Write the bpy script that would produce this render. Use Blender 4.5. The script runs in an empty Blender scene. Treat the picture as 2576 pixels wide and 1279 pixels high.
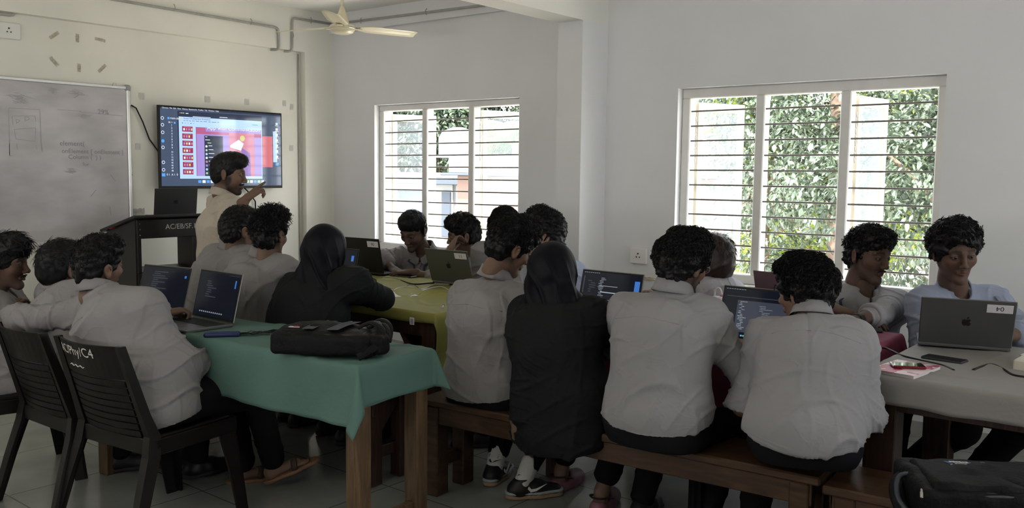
import bpy, math, random
import numpy as np
from math import sin, cos, pi, radians
sc = bpy.context.scene
# ------------------------------------------------------------------ camera, world, lights, exposure
W, H = 2576, 1279
FPX, PITCH, YAW, ROLL = 2232.96, 0.0925, 0.6821, 0.0116
CAM = np.array([6.494, -5.3626, 1.48])
FW = np.array([-sin(YAW)*cos(PITCH), cos(YAW)*cos(PITCH), -sin(PITCH)])
_r = np.array([cos(YAW), sin(YAW), 0.]); _u = np.cross(_r, FW)
RT = cos(ROLL)*_r + sin(ROLL)*_u
UP = -sin(ROLL)*_r + cos(ROLL)*_u
cd = bpy.data.cameras.new('camera'); co = bpy.data.objects.new('camera', cd); sc.collection.objects.link(co)
cd.sensor_width = 36; cd.lens = FPX/W*36; cd.clip_start = .05; cd.clip_end = 300
from mathutils import Matrix
co.matrix_world = Matrix([[RT[i], UP[i], -FW[i], CAM[i]] for i in range(3)] + [[0, 0, 0, 1]])
sc.camera = co
sc.view_settings.view_transform = 'Standard'; sc.view_settings.look = 'None'
sc.view_settings.gamma = 1; sc.view_settings.use_curve_mapping = False
sc.view_settings.exposure = 0.33
sc.cycles.use_adaptive_sampling = True; sc.cycles.adaptive_threshold = .03; sc.cycles.max_bounces = 7; sc.cycles.diffuse_bounces = 4; sc.cycles.glossy_bounces = 3
sc.cycles.transparent_max_bounces = 8; sc.cycles.transmission_bounces = 4
sc.cycles.sample_clamp_indirect = 6; sc.cycles.caustics_reflective = False; sc.cycles.caustics_refractive = False

wd = bpy.data.worlds.new('sky'); sc.world = wd; wd.use_nodes = True
wn = wd.node_tree; bg = wn.nodes['Background']
bg.inputs[0].default_value = (.88, .94, 1, 1); bg.inputs[1].default_value = 6.5

def area(name, loc, rot, sx, sy, power, col, portal=False):
    l = bpy.data.lights.new(name, 'AREA'); l.shape = 'RECTANGLE'; l.size = sx; l.size_y = sy
    l.energy = power; l.color = col
    if portal: l.cycles.is_portal = True
    o = bpy.data.objects.new(name, l); sc.collection.objects.link(o); o.location = loc; o.rotation_euler = rot
    return o
sl = bpy.data.lights.new('sun', 'SUN'); sl.energy = 13; sl.angle = radians(1.0); sl.color = (1, .95, .86)
so = bpy.data.objects.new('sun', sl); sc.collection.objects.link(so); so.rotation_euler = (radians(38), 0, radians(35))
# unseen lamps added as fill: right side, rear, and below both window sills
area('side_fill', (9.4, -1.9, 1.6), (radians(112), 0, radians(90)), 2.6, 1.4, 13, (1, .96, .90))  # added lamp brightening the front wall from the right
area('rear_ceiling_fill', (3.4, -7.3, 1.5), (radians(158), 0, 0), 5.5, .8, 100, (1, .975, .925))  # added lamp tilted up to brighten the ceiling and upper walls
area('sill_uplight_fill', (1.378, .62, .50), (radians(217), 0, 0), 1.6, .45, 45, (1, .97, .90))  # added lamp hidden below the sill, lifting the ceiling brightness
area('sill_uplight_fill', (4.384, .62, .50), (radians(217), 0, 0), 1.6, .45, 22, (1, .97, .90))  # weaker added uplight under the large window
area('window_portal', (1.378, .20, 1.40), (radians(-90), 0, 0), 1.63, 1.28, 1, (1, 1, 1), True)
area('window_portal', (4.384, .20, 1.40), (radians(-90), 0, 0), 1.66, 1.28, 1, (1, 1, 1), True)

# ------------------------------------------------------------------ helpers
def A(*v): return np.array(v, float)
def at(px, py, d): return CAM + (FW + RT*(px-W/2)/FPX - UP*(py-H/2)/FPX)*d
def pz(px, py, z):
    r = FW + RT*(px-W/2)/FPX - UP*(py-H/2)/FPX
    return CAM + r*((z-CAM[2])/r[2])
def unit(v): v = np.asarray(v, float); return v/(np.linalg.norm(v)+1e-12)
ZZ = A(0, 0, 1)
VH = unit([FW[0], FW[1], 0]); RH = unit([RT[0], RT[1], 0])
def phi(deg):  # horizontal direction, measured clockwise from straight away from the photographer
    return VH*cos(radians(deg)) + RH*sin(radians(deg))
def Rz(deg):
    a = radians(deg); return np.array([[cos(a), -sin(a), 0], [sin(a), cos(a), 0], [0, 0, 1]])
def Rx(deg):
    a = radians(deg); return np.array([[1, 0, 0], [0, cos(a), -sin(a)], [0, sin(a), cos(a)]])
def Ry(deg):
    a = radians(deg); return np.array([[cos(a), 0, sin(a)], [0, 1, 0], [-sin(a), 0, cos(a)]])
def cols(x, y, z): return np.array([x, y, z]).T
_rs = np.random.RandomState(5)
_NK = _rs.normal(size=(64, 3)); _NP = _rs.uniform(0, 6.28, 64)
def nz(P, f, seed=0, n=5):
    s = 0
    for i in range(n):
        k = _NK[(seed*7+i*3) % 64]; s = s + np.sin(P@(k*f) + _NP[(seed*5+i) % 64])
    return s/(n**.5*.9)

MATS = {}
def mat(name, col=(.8, .8, .8), rough=.6, metal=0, noise=0, nscale=8, bump=0, bscale=40, spec=.4, emit=0, ecol=None,
        alpha=1, sheen=0, attr=None, wave=None, coat=0, trans=0, aniso=None, sss=0):
    if name in MATS: return MATS[name]
    m = bpy.data.materials.new(name); m.use_nodes = True; nt = m.node_tree; b = nt.nodes['Principled BSDF']
    N = nt.nodes.new; L = nt.links.new
    b.inputs['Base Color'].default_value = (*col, 1); b.inputs['Roughness'].default_value = rough
    b.inputs['Metallic'].default_value = metal; b.inputs['Specular IOR Level'].default_value = spec
    b.inputs['Coat Weight'].default_value = coat; b.inputs['Sheen Weight'].default_value = sheen
    if trans: b.inputs['Transmission Weight'].default_value = trans
    if emit:
        b.inputs['Emission Color'].default_value = (*(ecol or col), 1); b.inputs['Emission Strength'].default_value = emit
    if alpha < 1: b.inputs['Alpha'].default_value = alpha
    tc = N('ShaderNodeTexCoord'); mp = N('ShaderNodeMapping'); L(tc.outputs['Object'], mp.inputs[0])
    if aniso: mp.inputs['Scale'].default_value = aniso
    if attr:
        a = N('ShaderNodeVertexColor'); a.layer_name = attr; src = a.outputs[0]
        L(src, b.inputs['Base Color'])
    if noise:
        t = N('ShaderNodeTexNoise'); t.inputs['Scale'].default_value = nscale; t.inputs['Detail'].default_value = 6
        L(mp.outputs[0], t.inputs[0])
        mr = N('ShaderNodeMapRange'); mr.inputs[1].default_value = .3; mr.inputs[2].default_value = .7
        mr.inputs[3].default_value = 1-noise; mr.inputs[4].default_value = 1+noise*.6; L(t.outputs[0], mr.inputs[0])
        mx = N('ShaderNodeMix'); mx.data_type = 'RGBA'; mx.blend_type = 'MULTIPLY'; mx.inputs[0].default_value = 1
        if attr: L(src, mx.inputs[6])
        else: mx.inputs[6].default_value = (*col, 1)
        L(mr.outputs[0], mx.inputs[7]); L(mx.outputs[2], b.inputs['Base Color'])
    if wave:
        w = N('ShaderNodeTexNoise'); w.inputs['Scale'].default_value = wave; w.inputs['Detail'].default_value = 8; w.inputs['Distortion'].default_value = 1.2
        L(mp.outputs[0], w.inputs[0]); cr = N('ShaderNodeValToRGB'); L(w.outputs[0], cr.inputs[0])
        cr.color_ramp.elements[0].position = .32; cr.color_ramp.elements[0].color = (*[c*.55 for c in col], 1)
        cr.color_ramp.elements[1].position = .68; cr.color_ramp.elements[1].color = (*[min(1, c*1.35) for c in col], 1)
        L(cr.outputs[0], b.inputs['Base Color'])
    if bump:
        t = N('ShaderNodeTexNoise'); t.inputs['Scale'].default_value = bscale; t.inputs['Detail'].default_value = 5
        L(mp.outputs[0], t.inputs[0]); bp = N('ShaderNodeBump'); bp.inputs['Strength'].default_value = bump; bp.inputs['Distance'].default_value = .01
        L(t.outputs[0], bp.inputs['Height']); L(bp.outputs[0], b.inputs['Normal'])
    MATS[name] = m
    return m

def wloc(o):
    v = A(*o.location)
    while o.parent: o = o.parent; v = v + A(*o.location)
    return v
def mk(name, V, F, mats, parent=None, fm=None, smooth=False, origin=None, col=None):
    V = np.asarray(V, float)
    if origin is None:
        origin = A(*wloc(parent)) if parent else A((V[:, 0].min()+V[:, 0].max())/2, (V[:, 1].min()+V[:, 1].max())/2, V[:, 2].min())
    origin = A(*origin)
    me = bpy.data.meshes.new(name); V = V-origin
    if isinstance(F, np.ndarray):
        n, k = F.shape; me.vertices.add(len(V)); me.vertices.foreach_set('co', V.ravel())
        me.loops.add(n*k); me.loops.foreach_set('vertex_index', F.ravel().astype(np.int32))
        me.polygons.add(n); me.polygons.foreach_set('loop_start', np.arange(0, n*k, k, dtype=np.int32))
        me.update(calc_edges=True)
    else:
        me.from_pydata(V.tolist(), [], [list(f) for f in F])
    if not isinstance(mats, (list, tuple)): mats = [mats]
    for m in mats: me.materials.append(m)
    if fm is not None: me.polygons.foreach_set('material_index', np.asarray(fm, np.int32))
    if smooth is True: me.polygons.foreach_set('use_smooth', np.ones(len(me.polygons), bool))
    elif smooth is not False: me.polygons.foreach_set('use_smooth', np.asarray(smooth, bool))
    if col is not None:
        ca = me.color_attributes.new('Col', 'FLOAT_COLOR', 'POINT')
        ca.data.foreach_set('color', np.c_[col, np.ones(len(col))].ravel().astype(np.float32))
    me.update()
    o = bpy.data.objects.new(name, me); sc.collection.objects.link(o)
    if parent:
        o.parent = parent; o.location = origin - wloc(parent)
    else: o.location = origin
    return o
def thing(name, label, cat, loc, group=None):
    o = bpy.data.objects.new(name, None); sc.collection.objects.link(o); o.location = loc; o.empty_display_size = .1
    return tag(o, label, cat, group)
def tag(o, label, cat, group=None, kind=None):
    o['label'] = label; o['category'] = cat
    if group: o['group'] = group
    if kind: o['kind'] = kind
    return o
def struct(o): o['kind'] = 'structure'; return o

class MB:
    def __init__(s): s.V = []; s.F = []; s.M = []; s.S = []; s.n = 0
    def add(s, V, F, m=0, sm=False):
        V = np.asarray(V, float); s.V.append(V)
        for f in F: s.F.append([int(i)+s.n for i in f]); s.M.append(m); s.S.append(sm)
        s.n += len(V); return s
    def box(s, c, size, R=None, ch=0.0, m=0):
        c = A(*c); h = A(*size)/2
        if ch <= 0:
            P = [[x, y, z] for x in (-1, 1) for y in (-1, 1) for z in (-1, 1)]; P = np.array(P)*h
            F = [(0, 1, 3, 2), (4, 6, 7, 5), (0, 4, 5, 1), (2, 3, 7, 6), (0, 2, 6, 4), (1, 5, 7, 3)]
        else:
            ch = min(ch, h.min()*.9); P = []; ix = {}
            for x in (-1, 1):
                for y in (-1, 1):
                    for z in (-1, 1):
                        for ax in range(3):
                            q = A(x, y, z)*(h-ch); q[ax] = (x, y, z)[ax]*h[ax]; ix[(x, y, z, ax)] = len(P); P.append(q)
            F = []
            for ax in range(3):
                a1, a2 = (ax+1) % 3, (ax+2) % 3
                for sg in (-1, 1):
                    q = []
                    for (u, v) in ((-1, -1), (1, -1), (1, 1), (-1, 1)):
                        k = [0, 0, 0]; k[ax] = sg; k[a1] = u; k[a2] = v; q.append(ix[(*k, ax)])
                    F.append(q if sg > 0 else q[::-1])
            for ax in range(3):
                a1, a2 = (ax+1) % 3, (ax+2) % 3
                for u in (-1, 1):
                    for v in (-1, 1):
                        k0 = [0, 0, 0]; k0[a1] = u; k0[a2] = v; k1 = list(k0); k0[ax] = -1; k1[ax] = 1
                        q = [ix[(*k0, a1)], ix[(*k1, a1)], ix[(*k1, a2)], ix[(*k0, a2)]]
                        F.append(q if u*v < 0 else q[::-1])
            for x in (-1, 1):
                for y in (-1, 1):
                    for z in (-1, 1):
                        q = [ix[(x, y, z, a)] for a in range(3)]; F.append(q if x*y*z > 0 else q[::-1])
            P = np.array(P)
        if R is not None: P = P@np.asarray(R).T
        return s.add(P+c, F, m)
    def tube(s, pts, r, n=8, m=0, cap=True, sm=True, flat=1.0):
        pts = np.array(pts, float); k = len(pts)
        rr = np.ones(k)*r if np.isscalar(r) else np.array(r, float)
        T = np.gradient(pts, axis=0); T /= (np.linalg.norm(T, axis=1)[:, None]+1e-9)
        up = ZZ if abs(T[0][2]) < .9 else A(1, 0, 0)
        V = []; u = unit(np.cross(T[0], up))
        for i in range(k):
            u = unit(u-T[i]*(u@T[i])); v = np.cross(T[i], u)
            for j in range(n):
                a = 2*pi*j/n; V.append(pts[i]+rr[i]*(cos(a)*u+flat*sin(a)*v))
        F = [(i*n+j, i*n+(j+1) % n, (i+1)*n+(j+1) % n, (i+1)*n+j) for i in range(k-1) for j in range(n)]
        if cap: F += [list(range(n))[::-1], [(k-1)*n+j for j in range(n)]]
        return s.add(V, F, m, sm)
    def lathe(s, prof, c, n=24, R=None, m=0, sm=True):
        P = []
        for r, z in prof:
            for j in range(n): a = 2*pi*j/n; P.append([r*cos(a), r*sin(a), z])
        P = np.array(P); k = len(prof)
        if R is not None: P = P@np.asarray(R).T
        F = [(i*n+j, i*n+(j+1) % n, (i+1)*n+(j+1) % n, (i+1)*n+j) for i in range(k-1) for j in range(n)]
        F += [list(range(n))[::-1], [(k-1)*n+j for j in range(n)]]
        return s.add(P+A(*c), F, m, sm)
    def quad(s, o, ex, ey, x0, y0, x1, y1, m=0):
        return s.add([o+ex*x0+ey*y0, o+ex*x1+ey*y0, o+ex*x1+ey*y1, o+ex*x0+ey*y1], [(0, 1, 2, 3)], m)
    def text(s, t, o, ex, ey, size, m=0, x=0, y=0):
        V, F = textmesh(t); return s.add(o+np.outer(V[:, 0]*size+x, ex)+np.outer(V[:, 1]*size+y, ey), F, m)
    def prism(s, poly, o, ex, ey, ez, th, m=0):
        poly = np.array(poly, float); n = len(poly)
        B = o+np.outer(poly[:, 0], ex)+np.outer(poly[:, 1], ey); V = np.vstack([B, B+ez*th])
        F = [list(range(n))[::-1], [n+i for i in range(n)]]+[(i, (i+1) % n, n+(i+1) % n, n+i) for i in range(n)]
        return s.add(V, F, m)
    def obj(s, name, mats, parent=None, origin=None):
        return mk(name, np.vstack(s.V), s.F, mats, parent, fm=s.M, smooth=s.S, origin=origin)
_TX = {}
def textmesh(t):
    if t not in _TX:
        c = bpy.data.curves.new('t', 'FONT'); c.body = t; c.size = 1; c.resolution_u = 3
        o = bpy.data.objects.new('t', c); sc.collection.objects.link(o)
        dg = bpy.context.evaluated_depsgraph_get(); me = bpy.data.meshes.new_from_object(o.evaluated_get(dg))
        V = np.array([v.co[:] for v in me.vertices]) if len(me.vertices) else np.zeros((0, 3))
        F = [list(p.vertices) for p in me.polygons]
        bpy.data.objects.remove(o); bpy.data.curves.remove(c); bpy.data.meshes.remove(me); _TX[t] = (V, F)
    return _TX[t]

# signed-distance modelling: smooth unions of tapered shapes turned into one continuous skin
def snet(F, o, h):
    s = F < 0; nx, ny, nzz = F.shape
    c = np.zeros((nx-1, ny-1, nzz-1), np.int8); off = [(a, b, d) for a in (0, 1) for b in (0, 1) for d in (0, 1)]
    for a, b, d in off: c += s[a:nx-1+a, b:ny-1+b, d:nzz-1+d]
    act = (c > 0) & (c < 8); ai = np.argwhere(act); idx = -np.ones(act.shape, np.int64); idx[act] = np.arange(len(ai))
    acc = np.zeros((len(ai), 3)); cnt = np.zeros(len(ai))
    for a in off:
        for ax in range(3):
            if a[ax] == 0:
                b = list(a); b[ax] = 1
                fa = F[ai[:, 0]+a[0], ai[:, 1]+a[1], ai[:, 2]+a[2]]; fb = F[ai[:, 0]+b[0], ai[:, 1]+b[1], ai[:, 2]+b[2]]
                m = (fa < 0) != (fb < 0); t = fa[m]/(fa[m]-fb[m])
                q = np.array(a, float)[None].repeat(m.sum(), 0); q[:, ax] += t; acc[m] += q; cnt[m] += 1
    V = np.array(o)+h*(ai+acc/cnt[:, None]); Q = []
    for ax in range(3):
        a1, a2 = (ax+1) % 3, (ax+2) % 3
        S = np.moveaxis(s, (ax, a1, a2), (0, 1, 2)); I = np.moveaxis(idx, (ax, a1, a2), (0, 1, 2))
        e = S[:-1, 1:-1, 1:-1] != S[1:, 1:-1, 1:-1]; ii = np.argwhere(e); ins = S[:-1, 1:-1, 1:-1][e]
        i, j, k = ii.T; j = j+1; k = k+1
        q = np.stack([I[i, j-1, k-1], I[i, j, k-1], I[i, j, k], I[i, j-1, k]], 1)
        q[~ins] = q[~ins][:, ::-1]; Q.append(q)
    Q = np.vstack(Q); return V, Q[(Q >= 0).all(1)]
class Sd:
    def __init__(s): s.p = []; s.cuts = []
    def cap(s, a, b, ra, rb=None, k=.02, op=0):
        s.p.append(('c', A(*a), A(*b), ra, ra if rb is None else rb, k, op)); return s
    def ecap(s, a, b, ra, rb, L, k=.04, op=0): s.p.append(('e', A(*a), A(*b), ra, rb, unit(L), k, op)); return s
    def ell(s, c, r, R=None, k=.02, op=0):
        s.p.append(('l', A(*c), A(*r), np.eye(3) if R is None else R, k, op)); return s
    def cut(s, p, n): s.cuts.append((A(*p), unit(n))); return s
    def bb(s, q):
        if q[0] == 'c': r = max(q[3], q[4]); return np.minimum(q[1], q[2])-r, np.maximum(q[1], q[2])+r
        if q[0] == 'b': r = np.linalg.norm(q[2]); return q[1]-r, q[1]+r
        if q[0] == 'e': r = max(*q[3], *q[4]); return np.minimum(q[1], q[2])-r, np.maximum(q[1], q[2])+r
        r = max(q[2]); return q[1]-r, q[1]+r
    def mesh(s, h, T=None):
        B = [s.bb(q) for q in s.p if q[-1] == 0]
        lo = np.min([b[0] for b in B], 0)-3*h; hi = np.max([b[1] for b in B], 0)+3*h
        n = np.ceil((hi-lo)/h).astype(int)+1; F = np.full(n, .2, np.float32); G = [lo[i]+h*np.arange(n[i]) for i in range(3)]
        for q in s.p:
            b0, b1 = s.bb(q); pad = .03+q[-2]; i0 = np.maximum(((b0-pad-lo)/h).astype(int), 0); i1 = np.minimum(((b1+pad-lo)/h).astype(int)+2, n)
            if (i1 <= i0).any(): continue
            sl = tuple(slice(i0[i], i1[i]) for i in range(3))
            X = G[0][sl[0]][:, None, None]; Y = G[1][sl[1]][None, :, None]; Z = G[2][sl[2]][None, None, :]
            if q[0] in 'ce':
                a, b = q[1], q[2]; ab = b-a; L2 = ab@ab+1e-9
                t = np.clip(((X-a[0])*ab[0]+(Y-a[1])*ab[1]+(Z-a[2])*ab[2])/L2, 0, 1)
                ox = X-a[0]-t*ab[0]; oy = Y-a[1]-t*ab[1]; oz = Z-a[2]-t*ab[2]
                if q[0] == 'c': D = np.sqrt(ox*ox+oy*oy+oz*oz)-(q[3]+(q[4]-q[3])*t)
                else:
                    ax = ab/L2**.5; L = unit(q[5]-ax*(q[5]@ax)); Fv = np.cross(ax, L)
                    rl = q[3][0]+(q[4][0]-q[3][0])*t; rf = q[3][1]+(q[4][1]-q[3][1])*t; rm = np.minimum(rl, rf)
                    ol = ox*L[0]+oy*L[1]+oz*L[2]; of = ox*Fv[0]+oy*Fv[1]+oz*Fv[2]; oa = ox*ax[0]+oy*ax[1]+oz*ax[2]
                    D = (np.sqrt((ol/rl)**2+(of/rf)**2+(oa/rm)**2)-1)*rm
            elif q[0] == 'b':
                c, hf, rr_, R = q[1:5]; dx, dy, dz = X-c[0], Y-c[1], Z-c[2]
                u = [np.abs(dx*R[0, i]+dy*R[1, i]+dz*R[2, i])-(hf[i]-rr_) for i in range(3)]
                D = np.sqrt(sum(np.maximum(v, 0)**2 for v in u))+np.minimum(np.maximum(np.maximum(u[0], u[1]), u[2]), 0)-rr_
            else:
                c, r, R = q[1], q[2], q[3]; dx, dy, dz = X-c[0], Y-c[1], Z-c[2]
                u = [dx*R[0, i]+dy*R[1, i]+dz*R[2, i] for i in range(3)]
                k0 = np.sqrt(sum((u[i]/r[i])**2 for i in range(3))); k1 = np.sqrt(sum((u[i]/r[i]**2)**2 for i in range(3)))+1e-6
                D = k0*(k0-1)/k1
            Fl = F[sl]; k = q[-2]
            if q[-1] == 0:
                hh = np.maximum(k-np.abs(Fl-D), 0)/k; F[sl] = np.minimum(Fl, D)-hh*hh*k/4
            else:
                hh = np.maximum(k-np.abs(Fl+D), 0)/k; F[sl] = np.maximum(Fl, -D)+hh*hh*k/4
        X, Y, Z = G[0][:, None, None], G[1][None, :, None], G[2][None, None, :]
        for p, nn in s.cuts: F = np.maximum(F, (X-p[0])*nn[0]+(Y-p[1])*nn[1]+(Z-p[2])*nn[2])
        F[0] = F[-1] = .1; F[:, 0] = F[:, -1] = .1; F[:, :, 0] = F[:, :, -1] = .1
        V, Q = snet(F, lo, h)
        return (V, Q) if T is None else (V@T[0].T+T[1], Q)
def vnorm(V, Q):
    n = np.cross(V[Q[:, 2]]-V[Q[:, 0]], V[Q[:, 3]]-V[Q[:, 1]]); N = np.zeros_like(V)
    for c in range(Q.shape[1]):
        for a in range(3): N[:, a] += np.bincount(Q[:, c], n[:, a], len(V))
    return N/(np.linalg.norm(N, axis=1)[:, None]+1e-12)
def join(L):
    V = []; Q = []; C = []; n = 0
    for v, q, c in L: V.append(v); Q.append(q+n); C.append(c); n += len(v)
    return np.vstack(V), np.vstack(Q), np.vstack(C)
def smooth_path(P_, k=6):
    P_ = [A(*p) for p in P_]; P_ = [P_[0]]+P_+[P_[-1]]; out = []
    for i in range(1, len(P_)-2):
        for j in range(k):
            t_ = j/k; a, b, c_, d = P_[i-1:i+3]; out.append(.5*((2*b)+(-a+c_)*t_+(2*a-5*b+4*c_-d)*t_*t_+(-a+3*b-3*c_+d)*t_**3))
    out.append(P_[-2]); return out
#@@ROOM
# ------------------------------------------------------------------ the room
wallm = mat('wall_paint', (.78, .78, .79), .75, noise=.05, nscale=1.3, bump=.12, bscale=7)
wallf = mat('wall_paint_cream', (.82, .80, .72), .75, noise=.06, nscale=1.7, bump=.12, bscale=7)
ceilm = mat('ceiling_paint', (.88, .87, .80), .8, noise=.05, nscale=1.5)
framem = mat('window_frame_paint', (.74, .73, .70), .45, noise=.06, nscale=9)
sashm = mat('sash_paint', (.80, .73, .60), .5, noise=.08, nscale=9)
barm = mat('grille_bar_metal', (.16, .14, .13), .5)
glassm = mat('window_glass', (.70, .78, .85), .06, alpha=.13, spec=.8)
steelm = mat('steel', (.5, .5, .5), .35, 1)
blackp = mat('black_plastic', (.009, .009, .010), .45, spec=.25)
CEIL = 2.88
def wall(name, boxes, m):
    b = MB()
    for (x0, x1, y0, y1, z0, z1) in boxes: b.box(((x0+x1)/2, (y0+y1)/2, (z0+z1)/2), (x1-x0, y1-y0, z1-z0))
    return struct(b.obj(name, m, origin=((boxes[0][0]+boxes[0][1])/2, (boxes[0][2]+boxes[0][3])/2, 0)))
# floor with large glossy tiles
fm = bpy.data.materials.new('floor_tiles'); fm.use_nodes = True; nt = fm.node_tree; b_ = nt.nodes['Principled BSDF']
tc = nt.nodes.new('ShaderNodeTexCoord'); mp = nt.nodes.new('ShaderNodeMapping'); bk = nt.nodes.new('ShaderNodeTexBrick')
nt.links.new(tc.outputs['Object'], mp.inputs[0]); nt.links.new(mp.outputs[0], bk.inputs[0])
bk.offset = 0; bk.inputs['Scale'].default_value = 1; bk.inputs['Brick Width'].default_value = .6; bk.inputs['Row Height'].default_value = .6
bk.inputs['Mortar Size'].default_value = .0035; bk.inputs['Color1'].default_value = (.26, .27, .25, 1); bk.inputs['Color2'].default_value = (.235, .245, .228, 1)
bk.inputs['Mortar'].default_value = (.09, .09, .08, 1)
n_ = nt.nodes.new('ShaderNodeTexNoise'); n_.inputs['Scale'].default_value = 3.5; n_.inputs['Detail'].default_value = 8; nt.links.new(tc.outputs['Object'], n_.inputs[0])
mr = nt.nodes.new('ShaderNodeMapRange'); mr.inputs[1].default_value = .3; mr.inputs[2].default_value = .7; mr.inputs[3].default_value = .8; mr.inputs[4].default_value = 1.12
nt.links.new(n_.outputs[0], mr.inputs[0]); mx = nt.nodes.new('ShaderNodeMix'); mx.data_type = 'RGBA'; mx.blend_type = 'MULTIPLY'; mx.inputs[0].default_value = 1
nt.links.new(bk.outputs[0], mx.inputs[6]); nt.links.new(mr.outputs[0], mx.inputs[7]); nt.links.new(mx.outputs[2], b_.inputs['Base Color'])
mr2 = nt.nodes.new('ShaderNodeMapRange'); mr2.inputs[3].default_value = .10; mr2.inputs[4].default_value = .24; nt.links.new(n_.outputs[0], mr2.inputs[0]); nt.links.new(mr2.outputs[0], b_.inputs['Roughness'])
wall('floor', [(-.3, 9.7, -7.8, .25, -.12, 0)], fm)
wall('ceiling', [(-.3, 9.7, -7.8, .25, CEIL, CEIL+.12)], ceilm)
W1 = (.558, 2.195, .775, 2.05); W2 = (3.555, 5.214, .765, 2.048)
wall('wall_right', [(-.27, W1[0], 0, .22, 0, CEIL), (W1[0], W1[1], 0, .22, 0, W1[2]), (W1[0], W1[1], 0, .22, W1[3], CEIL), (W1[1], W2[0], 0, .22, 0, CEIL),
                    (W2[0], W2[1], 0, .22, 0, W2[2]), (W2[0], W2[1], 0, .22, W2[3], CEIL), (W2[1], 9.7, 0, .22, 0, CEIL)], wallm)
wall('wall_front', [(-.27, -.07, -7.8, 0, 0, CEIL), (-.07, 0, -.315, 0, 0, CEIL), (-.07, 0, -7.8, -.315, 2.517, CEIL)], wallf)
wall('wall_pilaster', [(2.78, 2.987, -.31, 0, 0, 2.51)], wallm)
wall('trim_1', [(2.78, 2.987, -7.6, 0, 2.51, CEIL)], mat('beam_paint', (.82, .81, .75), .75, noise=.04, nscale=1.5))
wall('trim_2', [(0, 2.78, -.035, 0, 2.71, CEIL)], wallm)
wall('wall_left', [(-.3, 1.0, -7.8, -7.6, 0, CEIL), (7.0, 9.7, -7.8, -7.6, 0, CEIL), (1.0, 7.0, -7.8, -7.6, 0, 1.2), (1.0, 7.0, -7.8, -7.6, 2.0, CEIL), (.3, 7.7, -9.6, -7.8, 2.3, 2.4), (.3, 7.7, -9.7, -9.6, -.3, 2.3)], mat('wall_paint_low_bounce', (.32, .31, .30), .8))  # coloured dark to cut bounce; roof slab and outer wall added to shade the opening
wall('wall_back', [(9.5, 9.7, -7.6, -3.3, 0, CEIL), (9.5, 9.7, -.5, 0, 0, CEIL), (9.5, 9.7, -3.3, -.5, 2.1, CEIL), (9.5, 9.7, -3.3, -.5, 0, 1.3)], wallf)
# thicker lower wall with a rough brown stained top edge
wall('trim_3', [(2.987, 9.5, -.05, 0, 0, .752)], wallm)
wall('trim_4', [(0, 2.78, -.05, 0, 0, .752)], wallm)
def ledge(name, x0, x1):
    n = int((x1-x0)/.02); x = np.linspace(x0, x1, n); y = -.052-.004*np.abs(nz(cols(x, x*0, x*0), 40, 3)); z = .752+.006+.006*nz(cols(x, x*0, x*0), 55, 8)
    V = np.vstack([cols(x, y, x*0+.745), cols(x, y, z), cols(x, x*0-.001, z)]); F = [(r*n+i, r*n+i+1, (r+1)*n+i+1, (r+1)*n+i) for r in (0, 1) for i in range(n-1)]
    return struct(mk(name, V, F, mat('raw_plaster', (.55, .45, .33), .9, noise=.5, nscale=14)))
ledge('trim_5', 2.99, 9.4); ledge('trim_6', .02, 2.78)
wall('baseboard_right', [(2.987, 9.5, -.062, -.05, 0, .09)], mat('skirting_tile', (.42, .41, .39), .3))

def window(n, O, bays, z0, z1, barz, sashes):
    x0, x1, zb, zt = O; b = MB(); yy = .105; th = .09
    b.box(((x0+x1)/2, yy, (zb+z0)/2), (x1-x0, th, z0-zb), ch=.006); b.box(((x0+x1)/2, yy, (zt+z1)/2), (x1-x0, th, zt-z1), ch=.006)
    xs = [x0]+[v for q in bays for v in q]+[x1]
    root = None
    b.box(((xs[0]+xs[1])/2, yy, (z0+z1)/2), (xs[1]-xs[0], th, z1-z0), ch=.006); b.box(((xs[-2]+xs[-1])/2, yy, (z0+z1)/2), (xs[-1]-xs[-2], th, z1-z0), ch=.006)
    root = struct(b.obj('window_%d' % n, framem, origin=((x0+x1)/2, .1, zb)))
    for i in (0, 1):
        MB().box(((bays[i][1]+bays[i+1][0])/2, yy, (z0+z1)/2), (bays[i+1][0]-bays[i][1], th, z1-z0), ch=.006).obj('mullion', framem, root)
    for (a, c) in bays:
        for z in barz:
            MB().tube([(a-.01, .085, z), (c+.01, .085, z+.003)], .0058, 8).obj('grille_bar', barm, root)
    for (hx, ang, wd_) in sashes:  # hinged on the left of its bay, swung outwards
        R = Rz(ang); o = A(hx, .16, 0)
        s = MB(); t = .045
        def bx(u0, u1, w0, w1): s.box(o+R@A((u0+u1)/2, 0, 0)+A(0, 0, (w0+w1)/2), (u1-u0, .032, w1-w0), R, .003)
        za, zc = z0+.02, z1-.02
        bx(0, t, za, zc); bx(wd_-t, wd_, za, zc); bx(t, wd_-t, za, za+.06); bx(t, wd_-t, zc-.06, zc)
        so_ = s.obj('sash', sashm, root)
        MB().box(o+R@A(wd_/2, 0, 0)+A(0, 0, (za+zc)/2), (wd_-2*t, .004, zc-za-.12), R).obj('pane', glassm, so_)
        for hz in (za+.15, (za+zc)/2, zc-.15): MB().tube([o+A(-.004, -.02, hz-.03), o+A(-.004, -.02, hz+.03)], .007).obj('hinge', steelm, so_)
        c = MB()
        for k in range(9): c.tube([o+A(.012, -.035, zc-.1-k*.035), o+A(.016, -.035, zc-.13-k*.035)], .004, 6)
        c.obj('chain', steelm, so_)
    return root
window(1, W1, [(.61, 1.085), (1.145, 1.615), (1.675, 2.14)], .84, 1.998, [.84+.1*k+.07 for k in range(11)], [(.61, 66, .42), (1.675, 72, .42)])
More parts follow.
